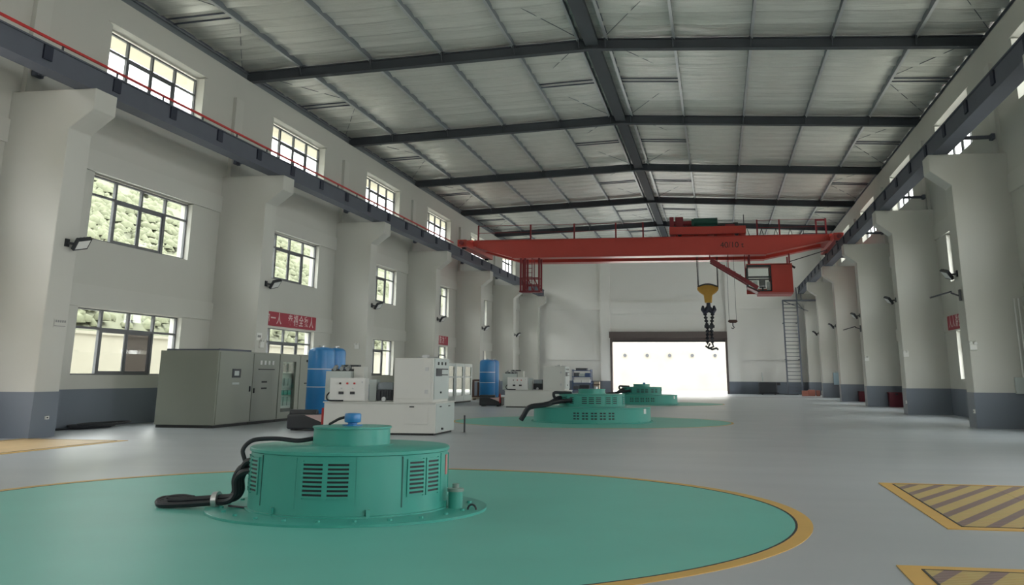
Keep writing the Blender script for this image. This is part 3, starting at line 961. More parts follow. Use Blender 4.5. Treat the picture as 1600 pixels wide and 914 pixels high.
for a in (-40.5, -6.5, -127, -100.5, -66.5):
    MB().arc(gx, gy, 1.158, 1.168, a - .35, a + .35, .12, .65, 1).build('panel_seam', M_GREEN2 if a in (-40.5, -127) else M_GREEN, g1)
for a in (-115, -60, 0, 60, 120, 180):
    MB().arc(gx, gy, 1.16, 1.20, a - 1, a + 1, .035, .12, 1).build('foot_gusset', M_GREEN, g1)
MB().arc(gx, gy, 1.158, 1.172, 1.5, 6, .40, .62, 2).build('warning_plate', mat('pink_label', (.55, .22, .22), .5), g1)
bolts(g1, gx, gy, 1.45, 24, .033)
cap = MB().lathe(gx, gy, [(.12, .93), (.12, .945), (.055, .95), (.055, .965), (.095, .975), (.1, .99), (.1, 1.06), (.09, 1.075), (.03, 1.08)], 32).build('shaft_encoder', M_BLUE, g1, smooth=True)
tag(cap, 'blue encoder cap on top')
MB().tube([(gx - .10, gy, 1.03), (-4.56, gy, 1.01), (-4.68, gy + .02, .95), (-4.80, gy + .3, .91), (-4.86, gy + .33, .80)], .016, 8).build('signal_cable', M_BLACK, g1, smooth=True)
# bollard on the flange
MB().lathe(-3.09, 12.17, [(.085, .03), (.085, .215), (.08, .22)], 24).build('jack_post', M_GREEN, g1, smooth=True)
MB().lathe(-3.09, 12.17, [(.098, .215), (.098, .25), (.04, .255), (.04, .30)], 24).build('jack_cap', mat('grey_green_cap', (.22, .30, .27), .4), g1, smooth=True)
MB().tube([(-2.86 + .05 * math.cos(q), 12.05, .03 + .06 * math.sin(q)) for q in [PI * k / 8 for k in range(9)]], .012, 6).build('lifting_eye', M_BLACKM, g1, smooth=True)
for a in (-118, 62):
    x, y = gx + 1.33 * math.cos(math.radians(a)), gy + 1.33 * math.sin(math.radians(a))
# cable bundle


def spl(pts, n_=6):
    P = [Vector(p) for p in pts]; out = []
    for i in range(len(P) - 1):
        p0 = P[max(i - 1, 0)]; p1 = P[i]; p2 = P[i + 1]; p3 = P[min(i + 2, len(P) - 1)]
        for k in range(n_):
            t_ = k / n_
            out.append(.5 * ((2 * p1) + (-p0 + p2) * t_ + (2 * p0 - 5 * p1 + 4 * p2 - p3) * t_ ** 2 + (-p0 + 3 * p1 - 3 * p2 + p3) * t_ ** 3))
    out.append(P[-1])
    return out


cbn = empty('cable_bundle', (-5.9, 11.7, 0), 'thick black power cables curling from the nearest generator onto the green floor', 'cable')
base = [(-5.27, 11.68, .50), (-5.40, 11.66, .48), (-5.52, 11.66, .45), (-5.60, 11.68, .33), (-5.60, 11.70, .19), (-5.68, 11.70, .105), (-5.86, 11.70, .085), (-6.15, 11.68, .06), (-6.45, 11.66, .045), (-6.56, 11.69, .05), (-6.54, 11.78, .075), (-6.40, 11.82, .085), (-6.25, 11.80, .075)]
for i, (dx, dy, dz) in enumerate(((0, -.05, 0), (.035, .03, .02), (-.045, .01, .01), (.02, -.02, .045))):
    pts = [(x + dx * (1 if j > 1 else .5), y + dy, max(.034, z + dz + (.02 * (i - 1.5) if j < 3 else 0))) for j, (x, y, z) in enumerate(base)]
    if i == 3: pts = pts[:9]
    MB().tube(spl(pts), .036, 8).build('cable', M_BLACK, cbn, smooth=True)
up = [(-5.50, 11.68, .46), (-5.53, 11.68, .55), (-5.575, 11.70, .66), (-5.51, 11.72, .75), (-5.40, 11.74, .785), (-5.18, 11.8, .79), (-4.98, 11.9, .765), (-4.83, 12.0, .785)]
MB().tube(spl(up), .026, 8).build('cable', M_BLACK, cbn, smooth=True)
MB().tube(spl([(-5.68, 11.66, .05), (-5.5, 11.6, .045), (-5.35, 11.55, .05), (-5.30, 11.5, .065)]), .012, 6).build('cable', M_BLACK, cbn, smooth=True)
MB().tube([(-5.885, 11.69, .098), (-5.82, 11.69, .103)], .098, 14).build('cable_clamp', M_CHROME, cbn, smooth=True)


def far_generator(cx, cy, label):
    g = empty('generator', (cx, cy, 0), label, 'generator', 'green generators')
    MB().lathe(cx, cy, [(2.12, .004), (2.12, .03), (2.03, .035), (2.02, .46), (2.04, .47), (2.04, .50), (1.0, .505)], 96).build('lower_drum', M_GREEN, g, smooth=True)
    MB().lathe(cx, cy, [(1.2, .5), (1.2, .52), (1.14, .53), (1.135, .89), (1.155, .90), (1.155, .92), (.4, .93)], 72).build('housing_drum', M_GREEN, g, smooth=True)
    MB().lathe(cx, cy, [(.5, .92), (.5, .94), (.47, .945), (.465, 1.06), (.48, 1.065), (.48, 1.085), (.1, 1.09)], 48).build('top_drum', M_GREEN, g, smooth=True)
    for i in range(5):
        a = -98 + 8.3 * i - (0 if cy < 50 else 4)
        vent(g, cx, cy, 2.025, a - 3.2, a + 3.2, .12, .38, 3, 2)
    for a in (-150, -138, -120, -96, -84, -72, -54, -40, -10, 5):
        vent(g, cx, cy, 1.138, a - 5, a + 5, .60, .84, 4)
    MB().lathe(cx + .15, cy, [(.07, 1.08), (.07, 1.16), (.03, 1.17)], 16).build('shaft_encoder', M_BLUE if cy > 50 else M_CHROME, g, smooth=True)
    b = MB().arc(cx, cy, 2.018, 2.032, -24, -19, .3, .46, 2)
    b.build('warning_plate', M_LIGHTW, g)
    bolts(g, cx, cy, 2.08, 16, .03)
    MB().tube(spl([(cx - 2.2, cy - 1.7, .09), (cx - 2.1, cy - 1.7, .24), (cx - 1.9, cy - 1.68, .50), (cx - 1.43, cy - 1.5, .58), (cx - 1.25, cy - 1.15, .64), (cx - 1.1, cy - .75, .76), (cx - 1.0, cy - .55, .78)]), .085, 8).build('power_cable', M_BLACK, g, smooth=True)
    MB().tube(spl([(cx - 1.43, cy - 1.45, .60), (cx - 1.1, cy - 1.05, .66), (cx - .8, cy - .95, .70), (cx - .55, cy - 1.0, .72)]), .07, 8).build('power_cable', M_BLACK, g, smooth=True)
    MB().tube(spl([(cx - 1.05, cy - .62, .74), (cx - 1.2, cy - .8, .82), (cx - 1.2, cy - .8, .96), (cx - 1.0, cy - .5, .96), (cx - .7, cy - .2, .95)]), .05, 8).build('power_cable', M_BLACK, g, smooth=True)
    return g


far_generator(-4.37, 36.2, 'two-tier green generator in the middle of the hall, second from the camera')
far_generator(-4.37, 60.2, 'two-tier green generator in front of the open doorway, farthest of the three')

# ------------------------------------------------------------------ grey control cabinets, row by the left wall


def cab_shell(name, y0, y1, label, glass=False, x0=-16.4, x1=-14.5, h=2.2, group='grey control cabinets'):
    t_ = empty(name, ((x0 + x1) / 2, (y0 + y1) / 2, 0), label, 'cabinet', group)
    if glass:
        b = MB().box(x0, x1 - .06, y0, y0 + .04, .08, h).box(x0, x1 - .06, y1 - .04, y1, .08, h).box(x0, x0 + .04, y0 + .04, y1 - .04, .08, h).box(x0, x1 - .06, y0, y1, h - .04, h).box(x0, x1 - .06, y0 + .04, y1 - .04, .08, .12)
        b.build('body', M_GREY, t_)
    else:
        MB().box(x0, x1 - .03, y0 + .004, y1 - .004, .08, h).build('body', M_GREY, t_, bevel=.008)
    MB().box(x0 + .05, x1 - .06, y0 + .02, y1 - .02, 0, .08).build('plinth', M_GREYD, t_)
    return t_


row = []
# first: panel with small screen
c = cab_shell('control_cabinet', 28.4, 30.72, 'grey control cabinet with a small dark screen, nearest of its row', group='grey control cabinets by the nearest bay')
d_ = box('door', M_GREY, -14.53, -14.5, 28.47, 30.70, .10, 2.16, c, bevel=.006)
box('screen_bezel', M_BLACKM, -14.5, -14.485, 29.3, 29.85, 1.42, 1.68, d_)
box('screen', M_LGREY, -14.486, -14.48, 29.42, 29.72, 1.48, 1.62, d_)
box('name_plate', M_LGREY, -14.5, -14.495, 29.35, 29.8, 1.22, 1.28, d_)
box('handle', M_BLACKM, -14.5, -14.46, 30.52, 30.56, 1.0, 1.16, d_)
MB().box(-16.3, -14.6, 28.55, 28.6, 2.2, 2.25).box(-14.65, -14.6, 28.6, 30.7, 2.2, 2.26).box(-16.3, -16.25, 28.6, 30.7, 2.2, 2.26).build('lifting_frame', M_STEEL, c)
c = cab_shell('control_cabinet', 30.72, 32.72, 'grey control cabinet with a row of meters, second of the nearest row', group='grey control cabinets by the nearest bay')
d_ = box('door', M_GREY, -14.53, -14.5, 30.75, 32.69, .10, 2.16, c, bevel=.006)
for i in range(4): box('meter', M_LIGHTW, -14.5, -14.485, 31.2 + .3 * i, 31.33 + .3 * i, 1.82, 1.95, d_)
box('meter_shelf', M_GREYD, -14.5, -14.48, 31.1, 32.3, 1.66, 1.69, d_)
for z in (1.06, 1.26): box('name_plate', M_GREYD, -14.5, -14.494, 31.4, 31.8, z, z + .05, d_)
box('handle', M_BLACKM, -14.5, -14.46, 30.82, 30.86, .95, 1.1, d_)
c = cab_shell('control_cabinet', 32.72, 34.45, 'glass fronted grey control cabinet with exposed switchgear, third of the nearest row', True, group='grey control cabinets by the nearest bay')
b = MB().box(-14.56, -14.5, 32.75, 33.0, .1, 2.16).box(-14.56, -14.5, 34.1, 34.42, .1, 2.16).box(-14.56, -14.5, 33.0, 34.1, 1.95, 2.16).box(-14.56, -14.5, 33.0, 34.1, .1, .3)
d_ = b.build('door', M_GREY, c)
box('pane', M_CABGLASS, -14.54, -14.53, 33.0, 34.1, .3, 1.95, d_)
for z0, z1, m_ in ((1.6, 1.88, M_BLACKM), (1.15, 1.4, M_LGREY), (.85, 1.0, M_GREEN), (.5, .78, M_LGREY)):
    for i in range(3): box('switchgear', m_, -14.72, -14.60, 33.1 + .33 * i, 33.36 + .33 * i, z0, z1, c)
box('terminal_board', M_LIGHTW, -14.77, -14.72, 32.9, 34.3, .4, 1.95, c)
c = cab_shell('control_cabinet', 34.45, 36.6, 'grey control cabinet behind the blue tanks, last of the nearest row', group='grey control cabinets by the nearest bay')
d_ = box('door', M_GREY, -14.53, -14.5, 34.48, 36.57, .10, 2.16, c, bevel=.006)
box('lamp', M_GREYD, -14.5, -14.47, 35.0, 35.1, 1.95, 2.03, d_)
box('meter_shelf', M_GREYD, -14.5, -14.48, 34.9, 36.2, 1.2, 1.24, d_)
# second row of glass fronted cabinets near the second generator
for i in range(4):
    y0 = 52.4 + 2.03 * i
    gl = i >= 1
    lab = ['plain grey', 'pale glass fronted', 'pale glass fronted', 'pale glass fronted'][i] + ' control cabinet by the left wall beyond the white unit, ' + ['nearest', 'second', 'third', 'last'][i]
    c = cab_shell('control_cabinet', y0, y0 + 2.03, lab, gl, group='control cabinets of the second row')
    if gl:
        b = MB().box(-14.56, -14.5, y0 + .03, y0 + .28, .1, 2.16).box(-14.56, -14.5, y0 + 1.75, y0 + 2.0, .1, 2.16).box(-14.56, -14.5, y0 + .28, y0 + 1.75, 2.0, 2.16).box(-14.56, -14.5, y0 + .28, y0 + 1.75, .1, .4).box(-14.56, -14.5, y0 + .28, y0 + 1.75, 1.38, 1.46)
        d_ = b.build('door', M_LGREY, c)
        box('pane', M_CABGLASS, -14.54, -14.53, y0 + .28, y0 + 1.75, .4, 1.38, d_)
        box('pane', M_CABGLASS, -14.54, -14.53, y0 + .28, y0 + 1.75, 1.46, 2.0, d_)
        box('terminal_board', M_LIGHTW, -14.95, -14.9, y0 + .1, y0 + 1.95, .3, 2.1, c)
    else:
        box('door', M_GREY, -14.53, -14.5, y0 + .03, y0 + 2.0, .1, 2.16, c, bevel=.006)

# ------------------------------------------------------------------ oil pressure unit (built once, then copied to the second generator)


def oil_unit():
    roots = []
    # base tank
    t_ = empty('oil_tank', (-8.9, 27.6, 0), 'low white oil tank beside the nearest generator, carrying cabinets', 'tank', 'white oil tanks')
    MB().box(-10.45, -7.36, 26.62, 28.6, .05, .80).build('body', M_WHITE, t_, bevel=.012)
    MB().box(-10.4, -7.41, 26.66, 28.55, 0, .05).build('plinth', M_GREYD, t_)
    MB().box(-10.47, -7.33, 26.58, 28.64, .80, .83).build('top_plate', M_WHITE, t_)
    MB().box(-8.2, -7.55, 26.605, 26.62, .28, .70).build('access_panel', M_WHITE, t_, bevel=.004)
    box('handle', M_BLACKM, -8.06, -7.94, 26.58, 26.62, .70, .73, t_)
    d2 = box('side_door', M_LGREY, -7.36, -7.345, 26.66, 28.56, .07, .79, t_, bevel=.004)
    for y in (27.0, 27.9): box('latch', M_BLACKM, -7.345, -7.33, y, y + .15, .70, .73, d2)
    box('drain', M_BLACKM, -7.345, -7.30, 27.2, 27.28, .12, .17, d2)
    MB().tube([(-7.0, 28.4, 0), (-7.0, 28.4, .45)], .025, 8).build('oil_gauge', M_BLACKM, t_)
    roots.append(t_)
    # control cabinet
    t_ = empty('governor_cabinet', (-7.98, 27.5, .83), 'tall white control cabinet standing on the nearest oil tank', 'cabinet', 'white governor cabinets')
    MB().box(-8.55, -7.46, 26.70, 28.25, .83, 1.97).build('body', M_WHITE, t_, bevel=.01)
    d2 = box('side_panel', M_WHITE, -8.50, -7.52, 26.68, 26.70, .92, 1.93, t_, bevel=.006)
    for z in (1.05, 1.63): box('hinge', M_CHROME, -7.68, -7.6, 26.65, 26.68, z, z + .1, d2)
    d2 = box('door', M_LGREY, -7.46, -7.43, 26.74, 28.2, .9, 1.95, t_, bevel=.006)
    box('screen', M_BLACKM, -7.43, -7.415, 26.85, 27.4, 1.50, 1.70, d2)
    for z in (1.52, 1.67): box('control_strip', M_BLACKM, -7.43, -7.42, 27.45, 28.05, z, z + .03, d2)
    for i in range(3): box('indicator', M_GREYD, -7.43, -7.42, 27.0 + .36 * i, 27.13 + .36 * i, 1.79, 1.87, d2)
    box('lock', M_BLACKM, -7.43, -7.40, 27.3, 27.38, 1.05, 1.10, d2)
    MB().box(-7.85, -7.7, 26.9, 27.1, 1.97, 2.05).tube([(-8.0, 27.0, 1.985), (-7.4, 27.0, 1.985)], .02, 6).build('cable_entry', M_CHROME, t_)
    roots.append(t_)
    # button box
    t_ = empty('push_button_box', (-9.5, 27.0, .83), 'white switch box with black sockets and red buttons on the nearest oil tank', 'box', 'white push button boxes')
    MB().box(-10.34, -9.33, 26.66, 26.95, .84, 1.44).build('body', M_LIGHTW, t_, bevel=.01)
    MB().box(-10.32, -9.35, 26.64, 26.66, .86, 1.42).build('door', M_LIGHTW, t_, bevel=.004)
    for i, m_ in enumerate((M_INK, M_REDP, M_REDP)):
        x = -10.03 + .2 * i
        MB().cyl((x, 26.60, 1.30), (x, 26.64, 1.30), .025, 10).build('button', m_, t_, smooth=True)
    for x in (-9.99, -9.67):
        MB().cyl((x, 26.61, 1.17), (x, 26.64, 1.17), .022, 10).build('selector', M_CHROME, t_, smooth=True)
        box('socket', M_BLACKM, x - .07, x + .06, 26.61, 26.64, 1.02, 1.09, t_)
    box('latch', M_CHROME, -9.43, -9.40, 26.62, 26.64, 1.31, 1.35, t_)
    MB().tube(spl([(-10.34, 26.8, 1.1), (-10.42, 26.7, .98), (-10.33, 26.56, .87), (-10.1, 26.54, .855), (-9.9, 26.56, .855)]), .02, 8).build('cable', M_BLACK, t_, smooth=True)
    roots.append(t_)
    # grey box next to it
    t_ = empty('junction_box', (-8.95, 27.9, .83), 'light grey terminal box behind the white switch box on the nearest oil tank', 'box', 'grey terminal boxes')
    MB().box(-9.33, -9.12, 26.97, 27.25, .84, 1.40).build('body', M_LGREY, t_, bevel=.01)
    MB().box(-10.72, -10.0, 27.3, 28.2, .84, 1.62).build('mounting_plate', M_LGREY, t_, bevel=.01)
    roots.append(t_)
    # pump motor
    t_ = empty('pump_motor', (-8.7, 27.3, .83), 'black pump motor between switch box and cabinet on the nearest oil tank', 'motor', 'black pump motors')
    MB().box(-9.06, -8.62, 26.85, 27.5, .86, 1.14).build('housing', M_BLACKM, t_, bevel=.02)
    MB().box(-9.06, -8.62, 26.87, 27.5, 1.14, 1.33).build('fan_cover', M_SLATE, t_, bevel=.02)
    for i in range(5): box('cooling_fin', M_BLACKM, -8.98 + .075 * i, -8.96 + .075 * i, 26.82, 26.85, .9, 1.12, t_)
    MB().cyl((-8.84, 26.76, .90), (-8.84, 26.85, .90), .06, 10).build('pipe_flange', M_CHROME, t_, smooth=True)
    roots.append(t_)
    # valve set on top
    t_ = empty('valve_manifold', (-9.9, 27.6, .83), 'silver valve manifold on top of the plate behind the nearest switch box', 'valve', 'silver valve manifolds')
    MB().box(-10.6, -10.05, 27.4, 27.8, 1.62, 1.68).box(-10.35, -9.85, 27.5, 27.7, 1.74, 1.79).box(-10.2, -10.12, 27.5, 27.7, 1.68, 1.74).build('block', M_BLACKM, t_)
    for x in (-10.5, -10.3, -10.12): MB().cyl((x, 27.36, 1.68), (x, 27.52, 1.74), .055, 10).build('valve', M_CHROME, t_, smooth=True)
    MB().box(-9.98, -9.68, 27.5, 27.8, .84, 1.74).build('riser', M_WHITE, t_)
    roots.append(t_)
    # tanks
    for nm, x, y, r_, z1, lab in (('a', -12.34, 31.0, .42, 2.34, 'tall blue pressure tank with two white bands, larger of the nearest pair'), ('b', -12.22, 31.85, .34, 2.34, 'slimmer blue pressure tank tucked behind the larger nearest one')):
        t_ = empty('pressure_tank', (x, y, 0), lab, 'tank', 'blue pressure tanks')
        MB().lathe(x, y, [(r_ * .5, .30), (r_ * .85, .36), (r_, .48), (r_, z1 - .14), (r_ * .93, z1 - .06), (r_ * .7, z1), (r_ * .2, z1 + .02)], 40).build('shell', M_BLUE, t_, smooth=True)
        for k in range(3):
            a = .5 + 2 * PI * k / 3
            MB().bar((x + r_ * .7 * math.cos(a), y + r_ * .7 * math.sin(a), 0), (x + r_ * .7 * math.cos(a), y + r_ * .7 * math.sin(a), .45), .07).build('leg', M_BLUE, t_)
        if nm == 'a':
            for z in (1.14, 1.68): MB().lathe(x, y, [(r_ + .004, z), (r_ + .004, z + .022)], 40).build('white_band', M_LIGHTW, t_, smooth=True)
            MB().box(x - .5, x + .5, y - .48, y - .40, .24, .30).build('foot_ring', M_LIGHTW, t_)
        MB().lathe(x, y, [(.05, z1), (.05, z1 + .05), (.12, z1 + .055), (.12, z1 + .07)], 12).build('top_valve', M_CHROME, t_, smooth=True)
        roots.append(t_)
    # black pump set with red bracket
    t_ = empty('air_compressor', (-11.5, 28.3, 0), 'dark compressor with red bracket on the floor below the nearest blue tanks', 'compressor', 'dark compressors')
    MB().box(-12.05, -10.9, 27.9, 28.7, .04, .44).build('housing', M_BLACKM, t_, bevel=.05)
    MB().cyl((-12.1, 28.3, .46), (-11.3, 28.3, .46), .1, 16).build('motor', M_BLACKM, t_, smooth=True)
    MB().prism([(-11.5, .42), (-11.0, .24), (-11.0, .44)], 'y', 27.87, 27.9).build('side_label', M_PINK, t_)
    MB().box(-11.0, -10.93, 27.86, 27.95, .18, .62).build('bracket', M_REDP, t_)
    for x in (-11.9, -11.1): MB().box(x - .06, x + .06, 28.0, 28.6, 0, .05).build('foot', M_BLACKM, t_)
    roots.append(t_)
    return roots


ou = oil_unit()
index_children()
for r_ in ou:
    lab = {'oil_tank': 'low white oil tank behind the second generator, carrying cabinets',
           'governor_cabinet': 'tall white control cabinet standing on the oil tank behind the second generator',
           'push_button_box': 'white switch box with two black sockets behind the second generator',
           'junction_box': 'light grey terminal box beside the switch box behind the second generator',
           'pump_motor': 'black pump motor on the oil tank behind the second generator',
           'valve_manifold': 'silver valve manifold above the switch box behind the second generator',
           'pressure_tank': 'tall blue pressure tank with two white bands behind the second generator',
           'pressure_tank.001': 'slimmer blue pressure tank tucked behind the farther banded blue tank',
           'air_compressor': 'dark compressor on the floor below the blue tanks of the second generator'}[r_.name]
    dup(r_, (0, 24.0, 0), lab)

# ------------------------------------------------------------------ wall furniture


def floodlight(x, y, z, sg, label, group):
    t_ = empty('floodlight', (x, y, z), label, 'lamp', group)
    MB().box(*sorted((x, x + sg * .04)), y - .08, y + .08, z - .1, z + .1).bar((x, y, z), (x + sg * .2, y + .1, z - .03), .06).build('bracket', M_BLACKM, t_)
    c_ = Vector((x + sg * .28, y + .24, z - .0))
    dx = Vector((sg * .30, 1, .22)).normalized(); up_ = Vector((sg * .55, 0, .65)); up_ = (up_ - dx * up_.dot(dx)).normalized(); dn = dx.cross(up_)
    MB().obox(c_, dx, up_, dn, .22, .17, .05).build('housing', M_BLACKM, t_)
    s_ = -1 if dn.z > 0 else 1
    MB().obox(c_ + dn * s_ * .05, dx, up_, dn, .18, .125, .008).build('lens', M_LENS, t_)
    for q in range(4):
        MB().obox(c_ - dn * s_ * .06 + dx * (-.15 + .10 * q), dx, up_, dn, .01, .15, .025).build('cooling_fin', M_BLACKM, t_)
    return t_


CO = ['nearest', 'second', 'third', 'fourth', 'fifth', 'sixth']
for k in range(6):
    y = Y0 + 12 * k
    floodlight(CIL, y + .5, 4.78, 1, 'black floodlight on the %s left column from the camera' % CO[k], 'floodlights on the left columns')
    if k >= 1:
        floodlight(-CIL + 2 * XC, y + .5, 4.85, -1, 'black floodlight on the %s right column in view' % CO[k - 1], 'floodlights on the right columns')
for k in (1, 3):
    y = Y0 + 12 * k; x = 7.9
    t_ = empty('bracket_lamp', (x, y + .2, 4.1), 'thin dark bracket lamp below the floodlight of the %s right column' % CO[k - 1], 'lamp', 'bracket lamps on the right columns')
    MB().box(x - .05, x, y + .1, y + .28, 3.95, 4.3).build('wall_plate', M_BLACKM, t_)
    MB().bar((x - .03, y + .2, 4.1), (x - .3, y + .2, 4.2), .05).build('arm', M_BLACKM, t_)
    MB().bar((x - .28, y + .2, 4.24), (x - .95, y + .2, 4.05), .16, .05).build('lamp_head', M_BLACKM, t_)

# emergency lights
for x, y, z, sg, lab in ((-16.9, 46.84, 2.83, -1, 'white twin emergency light on the third left column'), (CIL, 35.3, 2.6, 1, 'white twin emergency light on the second left column'),
                         (8.06, 34.84, 2.5, -1, 'white twin emergency light on the nearest right column'), (8.06, 46.84, 2.5, -1, 'white twin emergency light on the second right column'),
                         (8.06, 58.84, 2.5, -1, 'white twin emergency light on the third right column')):
    t_ = empty('emergency_light', (x, y, z), lab, 'lamp', 'white emergency lights')
    if sg == 1:
        MB().box(x, x + .07, y - .16, y + .16, z - .14, z + .08).build('body', M_LIGHTW, t_, bevel=.01)
        for dy in (-.1, .1): MB().cyl((x + .03, y + dy, z + .14), (x + .12, y + dy, z + .12), .055, 12).build('spot', M_LIGHTW, t_, smooth=True)
    else:
        MB().box(x - .11, x + .11, y - .07, y, z - .12, z + .06).build('body', M_LIGHTW, t_, bevel=.01)
        for dx in (-.1, .1): MB().cyl((x + dx * .7, y - .03, z + .11), (x + dx * .7, y - .12, z + .09), .05, 12).build('spot', M_LIGHTW, t_, smooth=True)
# small paper notices on the left columns
for k, (ya, yb) in enumerate(((.40, .92), (-.10, 0))):
    if k: continue
    y = Y0
    t_ = empty('wall_notice', (CIL, y + .66, 2.66), 'small pale notice with grey writing on the nearest left column', 'notice')
    MB().box(CIL, CIL + .008, y + ya, y + yb, 2.64, 2.86).build('sheet', M_COLUMN, t_)
    b = MB()
    for i in range(5):
        b.box(CIL + .008, CIL + .011, y + ya + .06 + .09 * i, y + ya + .12 + .09 * i, 2.77, 2.83)
    b.box(CIL + .008, CIL + .011, y + ya + .04, y + yb - .04, 2.67, 2.69).box(CIL + .008, CIL + .011, y + ya + .02, y + ya + .03, 2.67, 2.83)
    b.build('writing', mat('grey_ink', (.28, .28, .28), .6), t_)
t_ = empty('wall_notice', (CIL, 34.84 + .5, 2.7), 'small pale notice on the second left column beside the red banner', 'notice')
MB().box(CIL, CIL + .008, 34.84 + .08, 34.84 + .5, 2.72, 2.98).build('sheet', M_LIGHTW, t_)
MB().box(CIL + .008, CIL + .011, 34.84 + .15, 34.84 + .43, 2.82, 2.90).build('writing', mat('grey_ink', (.28, .28, .28), .6), t_)
# sockets
for x, y, sg, lab in ((CIL + .012, Y0 + .58, 1, 'white wall socket low on the nearest left column'),):
    t_ = empty('wall_socket', (x, y, .42), lab, 'socket')
    MB().box(x, x + .03, y - .07, y + .07, .42, .5).build('plate', M_LIGHTW, t_)
    MB().box(x + .03, x + .034, y - .03, y + .03, .445, .475).build('pin_holes', M_GREYD, t_)
for k in (1, 2):
    x, y = -CIL + 2 * XC - .012, Y0 + 12 * k + .1
    t_ = empty('wall_socket', (x, y, .45), 'white wall socket low on the %s right column' % CO[k - 1], 'socket', 'sockets on the right columns')
    MB().box(x - .035, x, y - .08, y + .08, .45, .57).build('plate', M_LIGHTW, t_)
    MB().box(x - .039, x - .035, y - .03, y + .03, .49, .53).build('pin_holes', M_GREYD, t_)
# conduits and junction box on the nearest right column
t_ = empty('wall_junction_box', (9.4, 34.8, 1.05), 'grey junction box with two conduits on the nearest right column', 'box')
MB().box(9.17, 9.75, 34.70, 34.84, 1.05, 1.55).build('body', M_LGREY, t_, bevel=.01)
for x in (9.45, 9.58): MB().cyl((x, 34.80, 1.55), (x, 34.80, 4.0), .03, 8).build('conduit', M_LIGHTW, t_, smooth=True)
MB().box(9.45, 9.7, 34.62, 34.70, 1.02, 1.14).build('plug', M_BLACKM, t_)

# banners


def banner(xf, y0, y1, z0, z1, body, sg, label, size, start=None):
    t_ = empty('slogan_banner', (xf, (y0 + y1) / 2, z0), label, 'banner', 'red slogan banners')
    MB().box(*sorted((xf, xf + sg * .02)), y0, y1, z0, z1).build('cloth', M_BANNER, t_)
    n_ = len(body); pitch = (y1 - y0 - .5) / n_
    for i, ch_ in enumerate(body):
        if ch_ == ' ': continue
        yc = (y0 + .25 + pitch * (i + .5)) if sg > 0 else (y1 - .25 - pitch * (i + .5))
        text('character', ch_, size, M_PINK, t_, (xf + sg * .021, yc, (z0 + z1) / 2 - .0), (0, sg, 0), (0, 0, 1), extrude=.002, bold=.008)
    return t_


banner(XL + .07, 37.75, 44.72, 3.47, 4.05, '安全你一人 幸福全家人', 1, 'red slogan banner with pale Chinese lettering above the second left window', .50)
banner(XL + .07, 61.9, 68.55, 3.49, 4.07, '安全第一 预防为主', 1, 'small looking red banner with pale lettering, farther one on the left wall', .50)
banner(XR - .07, 38.9, 45.8, 3.45, 4.03, '人人讲安全 事事为安全', -1, 'red slogan banner with pale lettering on the right wall', .50)

# dark red extinguisher boxes by the right columns
for k, w_ in ((3, .72), (4, .6)):
    y = Y0 + 12 * k
    t_ = empty('extinguisher_box', (9.3, y - .3, 0), 'dark red extinguisher box at the foot of the %s right column' % ['', '', '', 'third', 'fourth'][k], 'box', 'extinguisher boxes')
    MB().box(8.98, 9.72, y - .58, y - .06, 0, w_).build('body', M_MAROON, t_, bevel=.015)
    MB().box(8.96, 9.74, y - .60, y - .04, w_, w_ + .04).build('lid', M_MAROON, t_)
    box('latch', M_BLACKM, 9.3, 9.42, y - .60, y - .58, w_ - .1, w_ - .02, t_)
# pale blue hydrant board
y = Y0 + 60
t_ = empty('hydrant_panel', (9.0, y, 0), 'pale blue panel with red standpipe in front of a far right column', 'panel')
MB().box(8.75, 9.35, y - .2, y - .02, .95, 1.86).build('board', M_LBLUE, t_, bevel=.02)
MB().box(8.9, 9.2, y - .22, y - .05, 1.86, 1.98).build('cap', M_LGREY, t_)
MB().cyl((9.2, y - .1, 0), (9.2, y - .1, .95), .06, 10).build('standpipe', M_REDD, t_, smooth=True)
# red cartons and bottle near the ladder
for i, (x, y, wx, h) in enumerate(((7.05, 89.0, .5, .42), (7.6, 89.2, .55, .5), (8.1, 89.0, .3, .46))):
    t_ = empty('carton', (x, y, 0), ['brick red carton by the foot of the ladder, leftmost of three', 'brick red carton, middle one of three beyond the far right columns', 'brick red carton, rightmost of three, next to the white bottle'][i], 'box', 'brick red cartons')
    MB().box(x - wx / 2, x + wx / 2, y - .25, y + .25, 0, h).build('body', M_BRICKRED, t_, bevel=.01)
    MB().box(x - .03, x + .03, y - .252, y + .252, h, h + .004).build('tape', M_TIMBER, t_)
o = MB().lathe(8.45, 88.6, [(.11, 0), (.12, .02), (.12, .4), (.05, .5), (.05, .56)], 16).build('white_bottle', M_LIGHTW, org=(8.45, 88.6, 0), smooth=True)
tag(o, 'white bottle standing beside the brick red cartons', 'bottle')
# dark machine by the far wall
t_ = empty('welding_machine', (4.3, 94.6, 0), 'dark grey machine on the floor against the far wall, left of the ladder', 'machine')
MB().box(3.55, 5.1, 94.1, 95.3, .16, 1.06).build('housing', M_BLACKM, t_, bevel=.06)
MB().box(3.5, 5.2, 94.0, 95.4, .08, .18).build('base', M_BLACK, t_)
for x in (3.8, 4.9): MB().cyl((x, 94.05, .1), (x, 94.2, .1), .1, 12).build('wheel', M_BLACK, t_, smooth=True)
MB().box(5.1, 5.4, 94.4, 94.9, .8, 1.02).build('handle', M_BLACKM, t_)
MB().cyl((3.9, 94.5, 1.06), (3.85, 94.5, 1.9), .03, 8).build('mast', M_LGREY, t_)
MB().tube(spl([(5.2, 94.5, .1), (5.8, 94.2, .04), (6.4, 94.5, .03), (6.9, 94.2, .03)]), .03, 6).build('cable', M_BLACK, t_, smooth=True)

